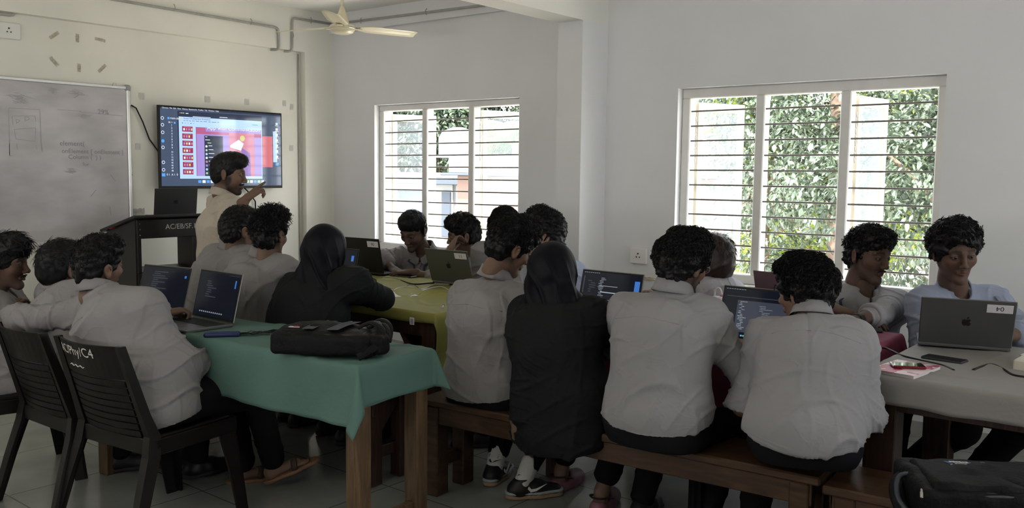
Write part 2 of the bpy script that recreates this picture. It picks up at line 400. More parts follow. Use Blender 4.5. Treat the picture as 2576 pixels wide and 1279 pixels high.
window(2, W2, [(3.615, 4.08), (4.14, 4.618), (4.68, 5.16)], .828, 1.983, [.828+.0985*k+.085 for k in range(11)], [(3.615, 68, .42), (4.68, 82, .40)])
# the unseen opening in wall_back is added and sized to let in side light

# electrics
def socket(name, c, ex, n, lab, wdt=.15, hgt=.085):
    t = thing(name, lab, 'socket', c); ez = ZZ; R = np.array([ex, n, ez]).T
    MB().box(A(*c)+n*.012, (wdt, .024, hgt), R, .004).obj('box', mat('socket_plastic', (.78, .77, .74), .4), t)
    b = MB(); f = A(*c)+n*.0245
    for (x, z, r) in ((0, .016, .0055), (-.012, -.008, .0045), (.012, -.008, .0045)): b.lathe([(r, 0), (r, .0012)], f+ex*x+ez*z, 12, np.array([ex, ez, n]).T)
    b.obj('socket_hole', blackp, t)
    return t
socket('wall_socket', (3.29, -.0, .905), A(1, 0, 0), A(0, -1, 0), 'white three-hole wall socket between the pilaster and the large window', .13, .11)
socket('wall_socket', (-.07, -2.76, 2.396), A(0, 1, 0), A(1, 0, 0), 'white three-hole wall socket high above the whiteboard at the left edge', .15, .11)
cm = mat('conduit_grey', (.42, .41, .38), .55, noise=.15, nscale=12)
def conduit(pts, lab, clamps, n):
    t = thing('conduit_pipe', lab, 'pipe', pts[0], 'surface wiring pipes')
    P = []
    pts = [A(*p) for p in pts]
    for i, p in enumerate(pts):
        if 0 < i < len(pts)-1:
            a = p+unit(pts[i-1]-p)*.035; c = p+unit(pts[i+1]-p)*.035
            P += [a, a*.4+p*.45+c*.15, a*.15+p*.45+c*.4, c]
        else: P.append(p)
    MB().tube(P, .0105, 8).obj('pipe', cm, t)
    for q in clamps:
        q = A(*q); MB().tube([q+A(0, 0, .03), q+n*.016+A(0, 0, .012), q+n*.018, q+n*.016-A(0, 0, .012), q-A(0, 0, .02)], .003, 6).obj('clamp', cm, t)
X = A(1, 0, 0)
conduit([(.014, -3.3, 2.72), (.012, -.605, 2.69), (.012, -.598, 2.505), (-.05, -.64, 2.505)], 'grey wiring pipe along the beam over the screen, bending down', [(.014, -1.576, 2.715), (.014, -.883, 2.70)], X)
conduit([(-.03, -.52, 2.505), (.012, -.462, 2.505), (.012, -.458, 2.795), (.012, -.03, 2.80)], 'grey wiring pipe rising from the recess top towards the room corner', [(.014, -.46, 2.64), (.014, -.26, 2.795)], X)
conduit([(.03, -.05, 2.79), (2.77, -.047, 2.755)], 'grey wiring pipe running above the smaller window behind the fan', [(.45, -.05, 2.78), (1.25, -.05, 2.775), (1.97, -.05, 2.765)], A(0, -1, 0))
conduit([(-.04, -2.9, 2.50), (-.04, -2.72, 2.50), (-.04, -2.71, 2.62)], 'short grey pipe elbow in the top left corner of the front wall', [], X)
MB().tube([(-.058, -.345, 2.5), (-.058, -.345, 1.5), (-.058, -.343, .1)], .006, 6).obj('wall_cable', cm); tag(bpy.context.scene.collection.objects[-1], 'thin grey cable running down beside the corner column', 'cable')

# whiteboard
FXP = -.07
def onf(px, py, off=.0):
    r = FW + RT*(px-W/2)/FPX - UP*(py-H/2)/FPX; return CAM + r*((FXP+off-CAM[0])/r[0])
wb = thing('whiteboard', 'large smudged whiteboard with aluminium frame and faint marker writing', 'whiteboard', (FXP, -3.1, .95))
yb0, yb1, zb0, zb1 = -4.35, -1.935, .93, 2.075
bm_ = mat('whiteboard_surface', (.56, .53, .545), .35, noise=.22, nscale=2.6, aniso=(1, 1, 2.2))
MB().box((FXP+.015, (yb0+yb1)/2, (zb0+zb1)/2), (.02, yb1-yb0-.02, zb1-zb0-.02)).obj('board', bm_, wb)
al = mat('aluminium', (.72, .72, .72), .35, .7)
fr = MB()
for z in (zb0, zb1): fr.box((FXP+.018, (yb0+yb1)/2, z), (.03, yb1-yb0-.03, .024), ch=.004)
for y in (yb0, yb1): fr.box((FXP+.018, y, (zb0+zb1)/2), (.03, .024, zb1-zb0-.03), ch=.004)
fr.obj('frame', al, wb)
for y in (yb0, yb1):
    for z in (zb0, zb1): MB().box((FXP+.019, y, z), (.034, .05, .05), ch=.012).obj('corner_cap', mat('cap_grey', (.32, .32, .33), .5), wb)
MB().tube([(FXP+.04, -2.06, zb1+.008), (FXP+.04, -2.05, zb1+.028), (FXP+.04, -2.03, zb1+.022)], .004).obj('hanging_hook', steelm, wb)
mk_ = mat('marker_ink', (.30, .285, .305), .6); mf = mat('faint_ink', (.40, .38, .395), .6)
oB = A(FXP+.026, 0, 0)
def stroke(pp, w=.003, m=0):
    b_k = MB(); P = [onf(a, b, .026) for a, b in pp]
    for p, q in zip(P[:-1], P[1:]):
        d = unit(q-p); nn = A(0, -d[2], d[1])*w/2; b_k.add([p+nn, q+nn, q-nn, p-nn], [(0, 1, 2, 3)], 0)
    b_k.obj('marker_stroke', mf if m else mk_, wb)
for pp in ([(22, 272), (100, 276), (105, 380)], [(22, 272), (24, 390)], [(30, 292), (88, 292), (90, 306)], [(30, 292), (33, 315)], [(36, 326), (90, 322), (88, 356), (40, 350), (36, 326)],
           [(24, 360), (24, 392), (32, 392)], [(42, 362), (44, 376)], [(90, 366), (92, 376)], [(105, 365), (107, 382)], [(145, 276), (205, 280)], [(200, 282), (310, 292)],
           [(40, 300), (42, 312)], [(40, 300), (50, 303), (46, 308), (41, 309)], [(62, 294), (64, 306)], [(62, 294), (72, 295), (74, 300), (66, 304)]): stroke(pp, .004, 1)
for s_, x, y, h in (('element(', 150, 366, .05), ('onElement [ onElement ]', 155, 385, .045), ('Column (  ) )', 172, 400, .045), ('for', 208, 418, .04), ('29%', 246, 287, .05),):
    MB().text(s_, onf(x, y, .0265), A(0, 1, 0), A(0, 0, 1), h).obj('marker_writing', mf if h < .04 else mk_, wb)
for pp in ([(228, 495), (242, 478)], [(276, 520), (279, 542)], [(278, 440), (290, 456)], [(40, 250), (58, 246)], [(186, 246), (198, 240)], [(134, 224), (133, 236)]): stroke(pp, .004, 0)
rr = random.Random(3)
for (px, py, a, c) in ((50, 245, 40, 14), (52, 255, 20, 10), (195, 235, 26, 10), (134, 230, 6, 10), (210, 292, 26, 6), (180, 430, 14, 8)):
    sm = MB()
    for k in range(26):
        x = px+rr.gauss(0, .35)*a; y = py+rr.gauss(0, .35)*c; p = onf(x, y, .0262+.0001*rr.random()); d = A(0, 1, rr.uniform(-.5, .2)); d = unit(d); l = rr.uniform(.01, .05); nn = A(0, -d[2], d[1])*rr.uniform(.001, .003)
        sm.add([p+nn, p+d*l, p-nn, p-d*l], [(0, 1, 2, 3)], 0)
    sm.obj('marker_smudge', mf, wb)
# tape pieces, paper scraps and marks left on the front wall
tp = mat('old_tape', (.50, .45, .36), .6, noise=.3, nscale=60); tg = mat('clear_tape', (.56, .55, .52), .35)
def scrap(px, py, w, h, ang, m, lab, name='tape_piece', cat='tape', grp=None):
    c = onf(px, py, .0015); R = Rx(ang); b = MB(); n = 7
    V = []; 
    for i in range(n):
        for j in range(3):
            V.append(c+R@A(.0012*sin(i*2.1+j)+.0012, (i/(n-1)-.5)*w, (j/2-.5)*h*(1+.12*sin(i*3.3))))
    F = [(i*3+j, (i+1)*3+j, (i+1)*3+j+1, i*3+j+1) for i in range(n-1) for j in (0, 1)]
    o = mk(name, V, F, m); tag(o, lab, cat, grp); return o
for (x, y, a, l) in ((136, 89, 38, 'upper left'), (195, 96, 88, 'upper middle'), (252, 100, -8, 'upper right'), (136, 155, -50, 'lower left'), (199, 171, 88, 'lower middle'), (257, 172, 45, 'lower right')):
    scrap(x, y, .075 if a < 80 else .06, .022, a, tp, 'old brown tape strip, %s of six above the whiteboard' % l, grp='tape strips above the whiteboard')
for (x, y, w, l) in ((356, 242, .04, 'nearest the whiteboard corner'), (522, 250, .045, 'above the middle of the screen'), (621, 257, .04, 'above the right part of the screen'), (715, 260, .035, 'above the top right screen corner'), (734, 269, .03, 'highest one right of the screen'), (733, 373, .035, 'level with the middle of the screen on its right'), (347, 369, .04, 'between whiteboard and screen')):
    scrap(x, y, w, .05, 0, tg, 'clear tape square on wall, '+l, grp='clear tape squares around the screen')
scrap(347, 539, .11, .085, 2, mat('grubby_paper', (.50, .48, .43), .8, noise=.35, nscale=22), 'grubby grey paper sheet stuck on the wall behind the lectern', 'paper_sheet', 'paper')
scrap(328, 437, .02, .035, 20, mat('red_tag', (.35, .05, .04), .6), 'tiny red tag at the right edge of the whiteboard', 'wall_tag', 'tag')
# ceiling fan
fc = at(861, 70, 6.4); fanm = mat('fan_enamel', (.78, .70, .50), .35, coat=.3)
fan = thing('ceiling_fan', 'cream three-blade ceiling fan hanging near the front wall', 'fan', (fc[0], fc[1], fc[2]-.03))
MB().lathe([(.0, -.045), (.05, -.044), (.075, -.036), (.088, -.02), (.09, 0), (.086, .016), (.06, .028), (.03, .034), (.0, .035)], fc, 36).obj('motor_housing', fanm, fan)
MB().lathe([(.092, -.008), (.094, -.004), (.094, .002), (.092, .006)], fc, 36).obj('trim_ring', mat('fan_ring', (.7, .64, .5), .3, .5), fan)
MB().lathe([(.048, .03), (.046, .045), (.03, .10), (.014, .15), (.0, .15)], fc, 24).obj('lower_canopy', fanm, fan)
MB().tube([fc+A(0, 0, .03), (fc[0], fc[1], CEIL-.01)], .011, 10).obj('rod', fanm, fan)
MB().lathe([(.0, -.10), (.02, -.10), (.05, -.03), (.06, 0), (.0, 0)], (fc[0], fc[1], CEIL), 24).obj('upper_canopy', fanm, fan)
for k, a0 in enumerate((33, 153, 273)):
    a = radians(a0); d = RH*cos(a)+VH*sin(a); s_ = np.cross(ZZ, d); b = MB(); V = []; nS = 14
    for i in range(nS):
        t = i/(nS-1); r = .09+.50*t; w = (.028+.045*min(1, t*4))*(1-.25*max(0, t-.3)) * (1 if t < .93 else .75)
        for j in range(5):
            u = (j/4-.5)*2; V.append(fc+d*r+s_*u*w+ZZ*(.004-.012*u*min(1, t*5)+.006*(1-u*u)))
    V = np.array(V); T = V+ZZ*.003; n0 = len(V)
    F = [(i*5+j, (i+1)*5+j, (i+1)*5+j+1, i*5+j+1) for i in range(nS-1) for j in range(4)]
    F2 = [tuple(n0+q for q in f[::-1]) for f in F]
    E_ = [0, 1, 2, 3, 4]+[i*5+4 for i in range(1, nS)]+[(nS-1)*5+j for j in (3, 2, 1, 0)]+[i*5 for i in range(nS-2, 0, -1)]
    F3 = [(E_[i], E_[(i+1) % len(E_)], n0+E_[(i+1) % len(E_)], n0+E_[i]) for i in range(len(E_))]
    mk('blade', np.vstack([V, T]), F+F2+F3, fanm, fan, smooth=True)
    MB().box(fc+d*.11+A(0, 0, .0), (.08, .04, .006), np.array([d, s_, ZZ]).T, .002).obj('blade_arm', fanm, fan)

# ------------------------------------------------------------------ outside
def hillbox(name, lab, cat, boxes, m):
    b = MB()
    for (x0, x1, y0, y1, z0, z1) in boxes: b.box(((x0+x1)/2, (y0+y1)/2, (z0+z1)/2), (x1-x0, y1-y0, z1-z0), ch=.02)
    o = b.obj(name, m); return tag(o, lab, cat)
GZ = -3.2
wall('trim_7', [(.4, 2.4, .22, .95, .36, .44), (3.4, 5.4, .22, .95, .36, .44)], mat('sunshade_concrete', (.5, .48, .44), .9))
g = MB().box((0, 35, GZ-.1), (140, 68, .2)).obj('ground', mat('bare_ground', (.50, .44, .33), .95, noise=.3, nscale=.4)); struct(g)
bw = mat('building_white', (.27, .28, .29), .8, noise=.05, nscale=1); bp = mat('building_pink', (.19, .125, .105), .8, noise=.05, nscale=1); bgm = mat('building_grey', (.06, .075, .10), .7)
rd = mat('shutter_red', (.10, .025, .02), .6)
bl = thing('building', 'pink walled neighbour house with thick white parapet and red shutters', 'building', (-10, 20, GZ))
def part(nm, bx, m, par=bl): return MB().box(((bx[0]+bx[1])/2, (bx[2]+bx[3])/2, (bx[4]+bx[5])/2), (bx[1]-bx[0], bx[3]-bx[2], bx[5]-bx[4]), ch=.02).obj(nm, m, par)
part('wall', (-13.2, -5.0, 16, 23, GZ, 1.34), bp); part('parapet', (-13.4, -4.8, 15.8, 23.2, 1.42, 1.98), bw); part('dark_roof_band', (-13.5, -4.6, 15.5, 23.3, 1.34, 1.42), bgm)  # dark band under the parapet stands in for its shadow line
for x in (-11.2, -8.8, -6.6):
    f = part('shutter', (x, x+1.1, 15.93, 16.0, -.6, .54), rd)
    for q in (0, 1): part('louvre', (x+.12+.5*q, x+.46+.5*q, 15.9, 15.93, .05, .35), bgm, f)
b2 = thing('building', 'low white flat-roofed house with grey openings beyond the smaller window', 'building', (-19, 22, GZ))
part('wall', (-28.0, -13.5, 18, 23.4, GZ, 1.0), bw, b2); part('parapet', (-28.2, -13.5, 17.8, 23.5, 1.22, 1.40), bw, b2); part('dark_roof_band', (-28.4, -13.5, 17.5, 23.5, 1.0, 1.22), bgm, b2)
part('window', (-18.1, -16.7, 17.93, 18.0, -.1, .72), bgm, b2); part('window', (-22.1, -20.7, 17.93, 18.0, -.1, .72), bgm, b2); part('doorway', (-15.75, -15.3, 17.93, 18.0, -.9, .78), bgm, b2); part('shutter', (-14.95, -14.1, 17.93, 18.0, 0, .44), rd, b2)
for x in (-15.2, -14.95): part('drain_pipe', (x, x+.08, 17.85, 17.95, GZ, 1.0), bw, b2)
tk = thing('water_tower', 'white round water tank on a thin blue and white roof frame', 'water tank', (-16.84, 20, 1.4))
MB().lathe([(0, 0), (.75, 0), (.75, .7), (.6, .95), (.2, 1.1), (0, 1.1)], (-16.84, 20, 2.05), 24).obj('tank', bw, tk)
blu = mat('blue_paint', (.06, .14, .34), .5)
for dx in (-.75, .75):
    for dy in (-.75, .75): MB().tube([(-16.84+dx, 20+dy, 1.4), (-16.84+dx, 20+dy, 2.05)], .05).obj('leg', blu, tk)
MB().box((-16.84, 20, 2.02), (1.8, 1.8, .06)).obj('platform', bw, tk)

def leaves(n, cen, rad, size, seed, droop=.5, zmin=-9, shell=.5):
    r = np.random.RandomState(seed); c = cen[r.randint(len(cen))] if False else None
    cen = np.array(cen, float); rad = np.array(rad, float); w = rad**2; k = r.choice(len(cen), n, p=w/w.sum())
    d = r.normal(size=(n, 3)); d /= np.linalg.norm(d, axis=1)[:, None]; q = r.uniform(shell, 1, n)**.6
    P = cen[k]+d*(rad[k]*q)[:, None]*A(1, 1, .85)
    # each leaf hangs outwards from its twig, folded along its midrib
    ax = d*.7+r.normal(size=(n, 3))*.55+A(0, 0, -droop); ax /= np.linalg.norm(ax, axis=1)[:, None]
    up = r.normal(size=(n, 3))*.35+A(0, 0, 1); sd = np.cross(ax, up); sd /= np.linalg.norm(sd, axis=1)[:, None]; nn = np.cross(sd, ax)
    L = size*r.uniform(.7, 1.3, n)[:, None]; w_ = L*.21
    V = np.stack([P, P+ax*L*.35+sd*w_+nn*L*.07, P+ax*L*.75+sd*w_*.7+nn*L*.05, P+ax*L, P+ax*L*.75-sd*w_*.7+nn*L*.05, P+ax*L*.35-sd*w_+nn*L*.07], 1).reshape(-1, 3)
    b = np.arange(n)[:, None]*6
    F = np.vstack([b+[0, 1, 2, 3], b+[0, 3, 4, 5]])
    return V, F
lf1 = mat('leaf_dark_glossy', (.10, .135, .085), .22, noise=.45, nscale=2.5, spec=.9); lf2 = mat('leaf_yellow_green', (.30, .38, .05), .4, noise=.3, nscale=3)
bark = mat('bark', (.20, .14, .10), .9, noise=.4, nscale=9, bump=.4, bscale=14)
def tree(lab, base, top, crowns, n, size, seed, m, grp='trees beyond the large window', branches=7):
    t = thing('tree', lab, 'tree', base, grp); base, top = A(*base), A(*top); r = random.Random(seed)
    mid = (base+top)/2+A(r.uniform(-.3, .3), r.uniform(-.2, .2), 0)
    MB().tube([base, base*.6+mid*.4+A(.05, 0, 0), mid, mid*.5+top*.5+A(-.1, .05, 0), top], [.17, .15, .12, .09, .03], 10).obj('trunk', bark, t)
    for k in range(branches):
        q = base+(top-base)*r.uniform(.3, .9); c = A(*crowns[k % len(crowns)][:3]); e = c+A(r.uniform(-.4, .4), r.uniform(-.3, .3), r.uniform(-.2, .4))
        MB().tube([q, q*.55+e*.45+A(0, 0, .12), e], [.05, .032, .01], 7).obj('branch', bark, t)
    V, F = leaves(n, [c[:3] for c in crowns], [c[3] for c in crowns], size, seed)
    mk('foliage', V, F, m, t)
    return t
rt = random.Random(8)
def crowns(x0, x1, y0, y1, z0, z1, n, r0, r1, sd):
    q = random.Random(sd); return [(q.uniform(x0, x1), q.uniform(y0, y1), q.uniform(z0, z1), q.uniform(r0, r1)) for _ in range(n)]
tree('broad dark glossy-leaved tree filling the middle of the large window', (3.2, 5.2, GZ), (2.9, 5.2, 4.2), crowns(1.2, 4.0, 4.6, 6.4, -.8, 4.0, 26, .5, .95, 1), 27000, .09, 1, lf1)
tree('glossy-leaved tree with a bent brown trunk at the right of the large window', (4.75, 3.9, GZ), (4.35, 4.6, 3.6), crowns(3.6, 5.6, 4.0, 5.6, -.2, 3.6, 22, .45, .8, 2), 22000, .085, 2, lf1)
tree('yellow-green sunlit shrub tree behind the left shutter of the large window', (1.5, 6.6, GZ), (1.4, 6.8, 2.4), crowns(.2, 3.4, 6.6, 8.6, -1.6, 2.8, 16, .5, .9, 3), 14000, .12, 3, lf2)
tree('tall distant tree seen between trunks through the large window', (3.8, 10, GZ), (3.6, 10, 5), crowns(-1.5, 6.5, 9.5, 12, -2.2, 5.0, 30, .8, 1.5, 4), 16000, .19, 4, lf1)
tree('pale hazy tree beyond the left bay of the smaller window', (-24, 26, GZ), (-24, 26, 6), crowns(-28, -21.5, 24.8, 27.5, 1.2, 6.0, 18, 1.0, 1.8, 6), 20000, .30, 6, lf1, 'trees beyond the smaller window')
tree('leafy tree rising over the roof in the middle of the smaller window', (-24, 33, GZ), (-24, 33, 8), crowns(-29, -20, 31.5, 35, 2.0, 8.5, 22, 1.2, 2.2, 7), 20000, .36, 7, lf1, 'trees beyond the smaller window')
pm = mat('palm_frond', (.16, .24, .07), .4, noise=.3, nscale=3)
def palm(lab, c, R_, seed):
    t = thing('palm_tree', lab, 'palm tree', (c[0], c[1], GZ), 'trees beyond the smaller window'); r = random.Random(seed); c = A(*c)
    MB().tube([(c[0]+.3, c[1], GZ), c*.5+A(c[0]+.3, c[1], GZ)*.5+A(.15, 0, 0), c], [.2, .16, .13], 10).obj('trunk', bark, t)
    for k in range(13):
        a = k*2*pi/13+r.uniform(-.15, .15); d = A(cos(a), sin(a), 0); el = r.uniform(.1, .8); P = []
        for i in range(10):
            u = i/9; P.append(c+d*R_*u*(1-.12*u)+ZZ*(R_*(el*u-1.05*u*u)))
        P = np.array(P); V = []; F = []
        b = MB().tube(P, np.linspace(.03, .006, 10), 5); s_ = np.cross(d, ZZ)
        for i in range(1, 46):
            u = i/46*9; j = min(int(u), 8); q = P[j]*(1-u+j)+P[j+1]*(u-j)
            for sg in (-1, 1):
                l = R_*.26*sin(min(1, .25+i/46)*2.6)+.05; e = q+s_*sg*l*.8+d*l*.35-ZZ*l*.6
                b.add([q, q+d*.05, e, e-d*.01], [(0, 1, 2, 3)])
        b.obj('frond', pm, t)
palm('palm with drooping fronds in the right bay of the smaller window', (-18.3, 25.2, 3.3), 3.0, 1)
palm('palm behind the water tower in the smaller window', (-22.3, 28.5, 3.5), 3.0, 2)
# ------------------------------------------------------------------ furniture
woodL = mat('light_brown_wood', (.11, .066, .036), .45, wave=6, aniso=(6, 6, .7))
woodD = mat('dark_red_brown_wood', (.05, .025, .016), .42, wave=6, aniso=(6, 6, .8))
woodB = mat('bench_wood', (.062, .032, .017), .38, wave=5, aniso=(.8, 6, 6))
blackw = mat('black_laminate', (.014, .012, .012), .38, noise=.3, nscale=5)

def table(lab, O, yaw, L, D, z, m, leg=.07, str_=True, grp=None, brace=False):
    R = Rz(yaw); O = A(*O, 0); t = thing('wooden_table', lab, 'table', O+R@A(L/2, D/2, 0), grp)
    P = lambda x, y, zz: O+R@A(x, y, zz)
    MB().box(P(L/2, D/2, z-.0175), (L, D, .035), R, .004).obj('tabletop', m, t)
    ap = MB(); ah = .09
    for y in (.045, D-.045): ap.box(P(L/2, y, z-.035-ah/2), (L-.08, .022, ah), R, .002)
    for x in (.045, L-.045): ap.box(P(x, D/2, z-.035-ah/2), (.022, D-.11, ah), R, .002)
    ap.obj('apron', m, t)
    for x in (leg/2+.01, L-leg/2-.01):
        for y in (leg/2+.005, D-leg/2-.005): MB().box(P(x, y, (z-.035)/2), (leg, leg, z-.035), R, .004).obj('leg', m, t)
    if str_:
        for x in (leg/2+.01, L-leg/2-.01): MB().box(P(x, D/2, .10), (.03, D-2*leg+.02, .05), R, .003).obj('stretcher', m, t)
    if brace:
        for x in (.3, L-.3):
            for y in (.04,): MB().tube([P(.1 if x < .5 else L-.1, y+.02, z-.42), P(x, y+.02, z-.10)], .022, 4).obj('brace', m, t)
    return t
def bench(lab, O, yaw, L, D, z, m, leg=.085, grp=None, gable=False):
    R = Rz(yaw); O = A(*O, 0); t = thing('wooden_bench', lab, 'bench', O+R@A(L/2, D/2, 0), grp)
    P = lambda x, y, zz: O+R@A(x, y, zz)
    MB().box(P(L/2, D/2, z-.016), (L, D, .032), R, .006).obj('seat', m, t)
    r = MB(); 
    for y in (.03, D-.03): r.box(P(L/2, y, z-.032-.04), (L-.06, .028, .08), R, .003)
    r.obj('rail', m, t)
    for x in (leg/2+.03, L-leg/2-.03):
        for y in (leg/2+.006, D-leg/2-.006): MB().box(P(x, y, (z-.032)/2), (leg*.8, leg, z-.032), R, .005).obj('leg', m, t)
        MB().box(P(x, D/2, .15), (.03, D-2*leg+.02, .055), R, .003).obj('stretcher', m, t)
        b = MB(); y0, y1 = leg, D-leg
        b.prism([(y0-.01, z-.03), (y1+.01, z-.03), (y1+.01, z-.09), (y1-.02, z-.1), (y0+.02, z-.20), (y0-.01, z-.24)], P(x-.015, 0, 0), R@A(0, 1, 0), ZZ, R@A(1, 0, 0), .03)
        b.obj('bracket', m, t)
    return t
def cloth(lab, O, yaw, L, D, z, ov, m, seed=1, fold=.30, grp=None, wr=.004, extra=None):
    # ov: overhang at near, far, left, right; the cloth rests on the top and drops over the edges, with pointed folds at the corners
    R = Rz(yaw); O = A(*O, 0); n0, f0, l0, r0 = ov; h = .014
    xs = np.arange(-l0, L+r0+1e-6, h); ys = np.arange(-n0, D+f0+1e-6, h); X_, Y_ = np.meshgrid(xs, ys, indexing='ij')
    ex = np.maximum(X_-L, 0)-np.maximum(-X_, 0); ey = np.maximum(Y_-D, 0)-np.maximum(-Y_, 0)
    cx = np.clip(X_, 0, L); cy = np.clip(Y_, 0, D); ax_, ay_ = np.abs(ex), np.abs(ey); r = np.hypot(ax_, ay_); th = np.arctan2(ay_, ax_+1e-9)
    q = np.stack([X_, Y_, X_*0], -1).reshape(-1, 3)
    w1 = nz(q, 7, seed).reshape(X_.shape); w2 = nz(q*A(1, 1, 1), 16, seed+4).reshape(X_.shape)
    corner = (ax_ > 0) & (ay_ > 0); s2 = np.sin(2*th)*corner
    amp = .05+fold*s2+.10*w1*(r/.3)
    ox = np.sign(ex)*np.cos(th)*r*amp; oy = np.sign(ey)*np.sin(th)*r*amp
    fr = np.minimum(r/.03, 1)
    px_ = cx+ox+np.sign(ex)*(.006*fr); py_ = cy+oy+np.sign(ey)*(.006*fr)
    drop = r*np.sqrt(np.maximum(1-np.minimum(amp, .9)**2, .1)); drop = np.where(r < .02, r*r/.04, drop-.01)
    crease = np.maximum(0, 1-np.abs(np.sin((q@A(2.1, 5.3, 0)).reshape(X_.shape)*1.2+2.0*w1))*3)
    zz = z+.0035+wr*(np.maximum(w1, -.5)+.5)*(r == 0)+wr*1.3*crease*(r == 0)-drop+.003*w2*(r > .03)
    if extra is not None: px_, py_, zz = extra(X_, Y_, px_, py_, zz, r)
    P = O+np.stack([px_, py_, zz], -1).reshape(-1, 3)@R.T; nx, ny = X_.shape
    i, j = np.meshgrid(np.arange(nx-1), np.arange(ny-1), indexing='ij'); a = (i*ny+j).ravel()
    F = np.stack([a, a+ny, a+ny+1, a+1], 1)
    o = mk('tablecloth', P, F, m, smooth=True, origin=O+R@A(L/2, D/2, z)); tag(o, lab, 'tablecloth', grp)
    md = o.modifiers.new('thickness', 'SOLIDIFY'); md.thickness = .0018; md.offset = 1
    return o
def clm(name, c, trn=0): return mat(name, c, .75, noise=.10, nscale=3, bump=.25, bscale=26, sheen=0)
teal = clm('teal_cloth', (.085, .165, .142)); olive = clm('olive_cloth', (.24, .225, .055)); maroon = clm('maroon_cloth', (.17, .025, .06)); whitec = clm('white_cloth', (.26, .245, .24))
TY = 5.6
table('light brown table under the teal cloth in the foreground', (2.30, -3.375), TY, 1.73, .42, .75, woodL)
cloth('teal cloth over the front table with a pointed corner fold', (2.28, -3.385), TY, 1.75, .435, .75, (.235, .12, .10, .175), teal, 3, .32, wr=.0055)
table('dark wooden table under the olive cloth', (1.35, -2.24), 2.2, 2.05, 1.12, .75, woodD, leg=.09, brace=True, str_=False)
cloth('olive green cloth on the middle table, hanging low at its right end', (1.34, -2.25), 2.2, 2.07, 1.14, .75, (.055, .06, .05, .36), olive, 5, .22, wr=.004)
table('dark table under the maroon cloth behind the long bench', (3.95, -1.97), 0, 1.38, .88, .75, woodD, leg=.08)
cloth('maroon cloth covering the table behind the long bench', (3.94, -1.98), 0, 1.40, .90, .75, (.40, .15, .18, .10), maroon, 7, .2)
table('dark table with thick legs under the white cloth at the right', (5.475, -2.05), 0, 1.6, .95, .75, woodD, leg=.11)
cloth('off-white cloth over the table at the right edge', (5.465, -2.06), 0, 1.62, .97, .75, (.105, .12, .09, .12), whitec, 9, .2, wr=.004)
bench('long brown bench carrying four seated students', (3.665, -2.545), 4.3, 1.80, .29, .45, woodB)
bench('shorter brown bench under the black backpack in the lower right corner', (5.475, -2.43), 4.0, 1.7, .29, .435, woodB)
bench('dark bench between the teal and olive tables', (1.55, -2.76), 3, 1.95, .30, .45, woodD)
bench('dark bench under the window side of the olive table', (1.3, -.93), 0, 1.75, .27, .45, woodD)
bench('dark bench by the window wall behind the maroon table', (3.9, -.86), 0, 1.35, .27, .45, woodD)
bench('dark bench behind the white covered table', (5.38, -.93), 0, 1.4, .27, .45, woodD)

